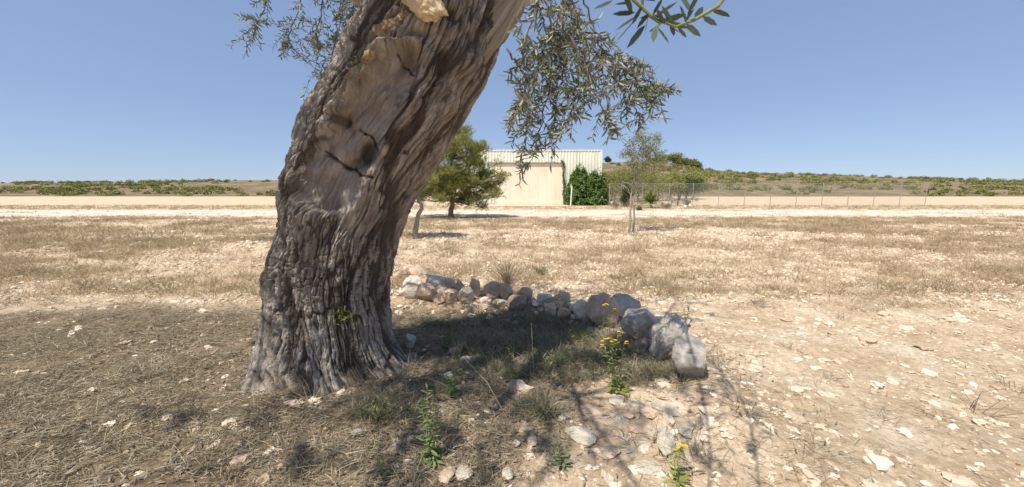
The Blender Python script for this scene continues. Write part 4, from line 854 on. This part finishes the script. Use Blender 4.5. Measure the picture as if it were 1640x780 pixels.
# dead-wood hollow and knots, on the side towards the photo
def seg(ax, ay, bx_, by_):
    abx, aby = bx_-ax, by_-ay; t = np.clip(((ppx-ax)*abx+(ppy-ay)*aby)/(abx**2+aby**2), 0, 1); return np.hypot(ppx-ax-t*abx, ppy-ay-t*aby), t
d, t = seg(520, 290, 645, 100); d = d+9*fbm(ppx/22, ppy/22, s=221)
hw = 52-26*t; hol = (1-sst(-6, 7, d-hw))*front; lip = np.exp(-((d-hw-12)/10)**2)*front
rim = sst(.35, .9, t)
disp = disp*(1-.80*hol)+(-.075*hol + .045*lip*(.5+.9*rim))
disp += hol*(.040*fbm(ppx/30, ppy/30, s=225, o=5)+.012*fbm(ss*22, tv*3, s=226)+.004*fbm(ss*70, tv*12, s=227))
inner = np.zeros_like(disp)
def pit(cx, cy, rx, ry, amt, ang=0, dark=.8, soft=.6):
    global disp, inner
    a = math.radians(ang); u = (ppx-cx)*math.cos(a)+(ppy-cy)*math.sin(a); v = -(ppx-cx)*math.sin(a)+(ppy-cy)*math.cos(a)
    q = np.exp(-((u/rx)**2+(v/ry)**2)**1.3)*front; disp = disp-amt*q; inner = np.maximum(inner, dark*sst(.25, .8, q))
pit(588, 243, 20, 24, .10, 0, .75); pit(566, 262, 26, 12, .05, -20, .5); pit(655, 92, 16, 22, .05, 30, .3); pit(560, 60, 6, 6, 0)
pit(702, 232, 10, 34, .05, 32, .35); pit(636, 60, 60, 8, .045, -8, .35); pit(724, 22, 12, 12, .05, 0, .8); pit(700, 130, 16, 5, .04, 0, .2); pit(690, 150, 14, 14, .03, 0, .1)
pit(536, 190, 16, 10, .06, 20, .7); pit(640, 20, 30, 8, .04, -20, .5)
def crack(pts, w, amt):
    global disp, inner
    for a, b_ in zip(pts[:-1], pts[1:]):
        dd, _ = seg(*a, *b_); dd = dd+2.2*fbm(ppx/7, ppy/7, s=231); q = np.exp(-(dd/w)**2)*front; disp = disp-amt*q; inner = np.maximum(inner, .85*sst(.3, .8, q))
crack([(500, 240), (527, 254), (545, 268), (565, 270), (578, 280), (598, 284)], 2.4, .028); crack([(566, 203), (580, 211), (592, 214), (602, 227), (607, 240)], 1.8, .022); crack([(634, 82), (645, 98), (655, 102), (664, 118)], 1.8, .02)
for (cx, cy, r, a) in [(752, 100, 26, .05), (690, 30, 34, .05), (610, 70, 30, .05), (600, 560, 40, .02), (585, 508, 20, .035), (660, 300, 30, .02), (720, 180, 24, .03), (560, 130, 24, .03)]:
    disp += a*np.exp(-((ppx-cx)**2+(ppy-cy)**2)/r**2)*front
wood = hol*sst(-.6, .1, fbm(ppx/40, ppy/40, s=241)+.5)*.95
wood = np.maximum(wood, (1-sst(.35, .8, plate+.4))*0)
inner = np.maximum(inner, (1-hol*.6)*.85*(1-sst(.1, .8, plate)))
Vt = Vt+N_*disp[..., None]
i = np.arange(nz_-1)[:, None]*na; j = np.arange(na)[None]; k = (j+1) % na
Fq = np.stack([i+j, i+na+j, i+na+k, i+k], -1).reshape(-1, 4)
ot = empty('olive_tree', (TB[0]+.1, TB[1], float(H(*TB))), 'huge old olive tree with a twisted leaning fissured trunk and overhanging grey leaves', 'olive tree')
m = MB(); m.add(Vt.reshape(-1, 3), [Fq, np.arange(na)[None]])
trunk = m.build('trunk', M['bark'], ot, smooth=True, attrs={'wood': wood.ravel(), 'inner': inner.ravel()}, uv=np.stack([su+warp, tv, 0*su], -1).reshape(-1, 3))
def front_pt(px, py):
    q = np.argmin((ppx-px)**2+(ppy-py)**2+(1-front)*1e4); return Vt.reshape(-1, 3)[q], N_.reshape(-1, 3)[q]
def lump(name, px, py, rx, ry, rz, mt, seed, tilt=0, push=.0):
    c, n = front_pt(px, py); V, F = IC[4]; V = V*(1+.5*fbm(V[:, 0]*2+seed, V[:, 1]*2, V[:, 2]*2, s=seed)+(.45 if mt == 'punk' else .15)*fbm(V[:, 0]*6+seed, V[:, 1]*6, V[:, 2]*2, s=seed+1))[:, None]*np.array((rx, ry, rz))
    a = math.radians(tilt); V = np.stack([V[:, 0]*math.cos(a)+V[:, 2]*math.sin(a), V[:, 1], -V[:, 0]*math.sin(a)+V[:, 2]*math.cos(a)], -1)
    mm = MB(); mm.add(c+n*push+V, [F]); return mm.build(name, M[mt], ot, smooth=True)
lump('sawn_stub', 682, 13, .105, .05, .06, 'cutwood', 5, 25, .01)['label'] = 'pale freshly sawn branch stub at the top'
lump('rotten_wood', 622, 50, .08, .016, .04, 'punk', 8, -20, -.006); lump('rotten_wood', 645, 24, .06, .014, .03, 'punk', 9, -30, -.006)
lump('rotten_wood', 575, 120, .06, .013, .028, 'punk', 10, -40, -.006); lump('rotten_wood', 602, 98, .05, .012, .022, 'punk', 12, -45, -.006)
# moss-like sprouts on trunk
c, n = front_pt(548, 505); k = 160; ml = MB(); D = unit(RS.normal(size=(k, 3))*.7+np.array((-.2, -.5, .3))); ml.leaves(c+RS.normal(size=(k, 3))*(.07, .02, .035), D, RS.normal(size=(k, 3)), .05, .007, RS.rand(k)); ml.build('sprout_foliage', M['yg'], ot)
c, n = front_pt(590, 105); k = 60; ml = MB(); D = unit(RS.normal(size=(k, 3))*.7+np.array((0, -.5, .3))); ml.leaves(c+RS.normal(size=(k, 3))*.02, D, RS.normal(size=(k, 3)), .025, .006, RS.rand(k)); ml.build('sprout_foliage', M['yg'], ot)

def limb(pts, rad, n=48, seg_=8, par=None, bark=True):
    P0 = np.array(pts, float); s = np.linspace(0, len(P0)-1, len(P0)*seg_)
    PP = np.stack([np.interp(s, np.arange(len(P0)), P0[:, a]) for a in range(3)], -1); w = np.hanning(seg_+3); w /= w.sum()
    PP = np.stack([np.convolve(np.pad(PP[:, a], (len(w)//2, len(w)//2), mode='edge'), w, 'valid')[:len(s)] for a in range(3)], -1)
    R = np.interp(s, np.arange(len(P0)), rad)
    m = MB(); m.tube(PP, R, n); V = m.V[0].reshape(len(PP), n, 3); c = PP[:, None]; dn = unit(V-c)
    u = np.arange(n)/n*2*np.pi; U, Tt = np.meshgrid(u, s/seg_); f1, f2, _ = worley(U*R.mean()/.03, Tt*6, 7); dd = -.12*(1-sst(0, .4, f2-f1))+.12*fbm(V[..., 0]*8, V[..., 1]*8, V[..., 2]*8, s=7)
    m.V[0] = (V+dn*(dd*R[:, None])[..., None]).reshape(-1, 3)
    return m.build('limb', M['bark'], ot, smooth=True, attrs={'wood': np.zeros(len(m.V[0])), 'inner': np.zeros(len(m.V[0]))}, uv=np.stack([U*R.mean(), Tt*.3, 0*U], -1).reshape(-1, 3))
limb([at(720, 60, 2.62), at(800, -30, 2.6), at(850, -90, 2.55), at(910, -210, 2.4), at(950, -400, 2.2)], [.30, .25, .19, .14, .07])
limb([at(650, 40, 2.66), at(665, -60, 2.66), at(640, -150, 2.7), at(590, -300, 2.8), at(560, -480, 3.0)], [.33, .27, .20, .14, .07])
A = np.array
limb([at(640, -120, 2.7), A((-1.0, 2.1, 3.35)), A((-1.5, 1.5, 3.6)), A((-2.0, .9, 3.8))], [.14, .10, .07, .04], 20)
limb([at(790, -60, 2.55), A((-.65, 2.1, 3.2)), A((-1.2, 1.3, 3.5)), A((-1.6, .5, 3.75))], [.12, .085, .06, .03], 20)
limb([at(640, -150, 2.7), A((-1.5, 2.9, 3.5)), A((-2.2, 3.2, 3.5)), A((-2.8, 3.6, 3.3))], [.13, .09, .06, .03], 20)
# twigs and leaves
def spray(guides, jit, twig_n, tlen, lm, tm, L=.052, Wl=.0105, depj=.2, down=.35, nlv=13, rgb=0):
    for g_ in guides:
        g_ = np.array(g_, float); s = np.linspace(0, len(g_)-1, len(g_)*6); PP = np.stack([np.interp(s, np.arange(len(g_)), g_[:, a]) for a in range(3)], -1)
        PP[1:-1] += RS.normal(size=(len(PP)-2, 3))*.006
        tm.tube(PP, np.linspace(.006, .0018, len(PP)), 6)
        n = int(twig_n*np.linalg.norm(np.diff(g_, axis=0), axis=1).sum()/.5)
        for q in range(n):
            u = RS.rand()**.8*(len(PP)-1); k = int(u); b0 = PP[k]; d = unit(RS.normal(size=3)*np.array((1, .8, .8))+np.array((0, 0, -down))); l_ = tlen*(.4+.9*RS.rand())
            c1 = b0+d*l_*.5; c2 = b0+d*l_+np.array((0, 0, -.18*l_)); tw = np.array([b0, c1, c2]); tm.tube(tw, [.0022, .0016, .001], 4, cap=False)
            leafrow(lm, tw, nlv, L, Wl)
        leafrow(lm, PP[len(PP)//2:], 14, L, Wl)
def leafrow(lm, tw, nlv, L, Wl):
    tw = np.asarray(tw); k = np.linspace(.1, 1, nlv); C = np.stack([np.interp(k, np.linspace(0, 1, len(tw)), tw[:, a]) for a in range(3)], -1)
    ax = unit(tw[-1]-tw[0]); side = unit(np.cross(ax, RS.normal(size=3))); up_ = np.cross(ax, side)
    C = np.repeat(C, 2, 0); n = len(C); ang = (np.arange(n)//2)*1.57+(np.arange(n) % 2)*np.pi+RS.normal(size=n)*.3
    D = ax*.75+np.cos(ang)[:, None]*side+np.sin(ang)[:, None]*up_; D = unit(D+RS.normal(size=(n, 3))*.15)
    lm.leaves(C, D, ax+RS.normal(size=(n, 3))*.5, L*(.65+.6*RS.rand(n)), Wl*(.8+.5*RS.rand(n)), RS.rand(n), bend=.12*RS.normal(size=n))
def G(pts, D, dj=.15): 
    o = RS.uniform(-dj, dj); return [at(a, b_, D+o+.03*k) for k, (a, b_) in enumerate(pts)]
lm, tm = MB(), MB()
gs = [G(p_, 2.05) for p_ in [
 [(850, -60), (885, 40), (882, 130), (868, 200), (850, 268)], [(812, 78), (835, 112), (845, 160), (850, 200)], [(900, -50), (935, 60), (985, 125), (1025, 140), (1060, 150)],
 [(915, 60), (950, 140), (970, 185), (978, 208)], [(895, 20), (930, 110), (915, 180), (885, 232)], [(925, -40), (945, 30), (965, 75), (985, 105)], [(870, -20), (845, 50), (832, 110)],
 [(845, 150), (825, 175), (812, 205)], [(880, 60), (860, 120), (845, 190), (840, 240)], [(900, 30), (905, 100), (890, 170), (890, 215)], [(930, 80), (945, 120), (935, 165)], [(975, 115), (1000, 150), (1008, 178)], [(985, 105), (1030, 128), (1072, 146)], [(1000, 140), (1020, 175), (1026, 205)], [(945, 60), (985, 95), (1018, 105)],
 [(860, -10), (875, 60), (858, 110)], [(890, -30), (915, 30), (925, 90)], [(905, -20), (890, 50), (900, 120)]]]
spray(gs, 0, 14, .12, lm, tm, nlv=8)
for p_ in ([(1020, 195), (1028, 208)],): pass
tm.build('twigs', M['twig'], ot); fo = lm.build('foliage', M['olive'], ot); fo['label'] = 'hanging grey green leaf spray in front of the sky and warehouse'
# left spray
lm, tm = MB(), MB()
gs = [G(p_, 3.4, .3) for p_ in [[(560, -60), (548, 20), (532, 90)], [(585, -60), (570, 0), (552, 45)], [(530, -60), (510, 40), (505, 120)], [(500, -60), (470, 40), (450, 90)], [(545, 0), (535, 80), (515, 140)], [(450, -60), (420, 20), (400, 70)], [(600, -60), (590, -10), (575, 20)]]]
spray(gs, 0, 11, .2, lm, tm, nlv=9)
tm.build('twigs', M['twig'], ot); lm.build('foliage', M['olive'], ot)
# near sprig close to the lens
lm, tm = MB(), MB(); ND = .72
tm.tube([at(985, -60, ND), at(1015, 0, ND), at(1045, 28, ND), at(1058, 38, ND)], [.004, .0035, .003, .002], 8)
tm.tube([at(1050, 30, ND), at(1082, 43, ND), at(1112, 32, ND), at(1150, 10, ND), at(1200, -60, ND)], [.0016, .0022, .003, .0035, .004], 8)
near = [((1018, 20), (980, 22)), ((1020, 26), (983, 48)), ((1020, 28), (986, 70)), ((1034, 40), (1001, 78)), ((1052, 42), (1073, 68)), ((1050, 44), (1046, 66)), ((1048, 28), (1086, 0)), ((1056, 36), (1098, 22)), ((982, 0), (950, 17)), ((1010, 4), (985, 6)), ((1030, 12), (1028, -14)),
        ((1040, 20), (1020, 45)), ((1085, 43), (1100, 60)), ((1075, 40), (1080, 56)), ((1112, 32), (1128, 8)), ((1125, 26), (1150, 42)), ((1045, 25), (1062, -5)), ((1065, 40), (1050, 12)), ((1000, -10), (970, -8)), ((1140, 15), (1170, 25)), ((1100, 36), (1090, 8)), ((1036, 22), (1070, 30)), ((1095, 38), (1112, 12)), ((1090, -10), (1108, 22)), ((1080, -14), (1100, 4)), ((1120, -12), (1106, 18)), ((1062, 36), (1040, 52)), ((1000, -14), (1012, 22)), ((1030, 10), (1008, 40)), ((1040, 18), (1030, 60)), ((1046, 24), (1024, 30)), ((1078, 40), (1060, 8)), ((1098, 38), (1122, 58)), ((1068, 38), (1090, 52)), ((1020, -8), (1050, 0)), ((1060, 34), (1104, 44)), ((1090, 0), (1070, -16)), ((1100, 30), (1112, -6))]
for a, b_ in near:
    dz = RS.uniform(-.04, .04); p0 = at(*a, ND); p1 = at(*b_, ND+dz); d = (p1-p0)[None]; L = np.linalg.norm(d)
    lm.leaves(p0[None], d, RS.normal(size=(1, 3))*.6+np.array((0, .6, .8)), L, L*.24, RS.rand(1), bend=.05)
tm.build('twigs', M['stem'], ot); tm = MB()
def smooth_path(p, n=40):
    p = A(p); t = np.linspace(0, len(p)-1, n); q = np.stack([np.interp(t, np.arange(len(p)), p[:, a]) for a in range(3)], -1)
    for _ in range(30): q[1:-1] = (q[:-2]+q[1:-1]*2+q[2:])/4
    return q
for pth, r1 in (([at(985, -58, ND), A((.28, 1.0, 2.2)), A((.36, 1.6, 2.7)), at(910, -210, 2.4)], .010), ([at(1200, -58, ND), A((.5, 1.0, 2.3)), A((.5, 1.7, 2.9)), at(928, -300, 2.3)], .010)):
    q = smooth_path(pth); tm.tube(q, np.linspace(.004, r1, len(q)), 8)
    for k in range(6, 40, 2):
        d = unit(RS.normal(size=3)+A((0, 0, .2))); c = q[k]+d*.16; pv = project(c[None]); 
        if pv[1][0] > -25: continue
        tm.tube([q[k], q[k]+d*.09, c], [.0025, .002, .001], 4, cap=False); leafrow(lm, A([q[k], q[k]+d*.09, c]), 7, .055, .012)
tm.build('twigs', M['twig'], ot); fo = lm.build('foliage', M['near'], ot); fo['label'] = 'large blurred leaves of the twig nearest the lens'
# crown overhead
lm, tm = MB(), MB(); cnt = 0; rs2 = np.random.RandomState(5)
ends = [A((-1.5, 1.5, 3.5)), A((-2.0, .9, 3.7)), A((-.9, .9, 3.4)), A((-2.3, 3.1, 3.4)), at(590, -300, 2.8), at(910, -210, 2.4), A((-1.0, 2.1, 3.3)), A((-1.8, 2.2, 3.4)), A((-2.4, 1.7, 3.3))]
while cnt < 430:
    if rs2.rand() < .8: c = A((-1.85, 1.5, 3.45))+rs2.normal(size=3)*A((.75, .85, .38))
    else: c = A((-.8, 2.9, 4.3))+rs2.normal(size=3)*A((1.0, .7, .45))
    if c[1] > -.4 and c[2] < 1.72+.50*max(c[1], 0)+.1: continue
    if c[0] > .35*c[1]-.9+.35*(c[2]-2.2)+.5 and c[1] < 2.2: continue
    cnt += 1; e = ends[int(np.argmin([np.linalg.norm(q-c) for q in ends]))]
    if cnt % 3 == 0: tm.tube([e, (e+c)/2+rs2.normal(size=3)*.08, c], [.014, .008, .003], 5, cap=False)
    for _ in range(3):
        d = unit(rs2.normal(size=3)); tw = A([c, c+d*.12, c+d*.24+A((0, 0, -.04))]); leafrow(lm, tw, 9, .058, .0125)
        tm.tube(tw, [.003, .002, .001], 4, cap=False)
tm.build('twigs', M['twig'], ot); lm.build('foliage', M['olive'], ot)

for o in bpy.data.objects:
    if '_w' in o: del o['_w']
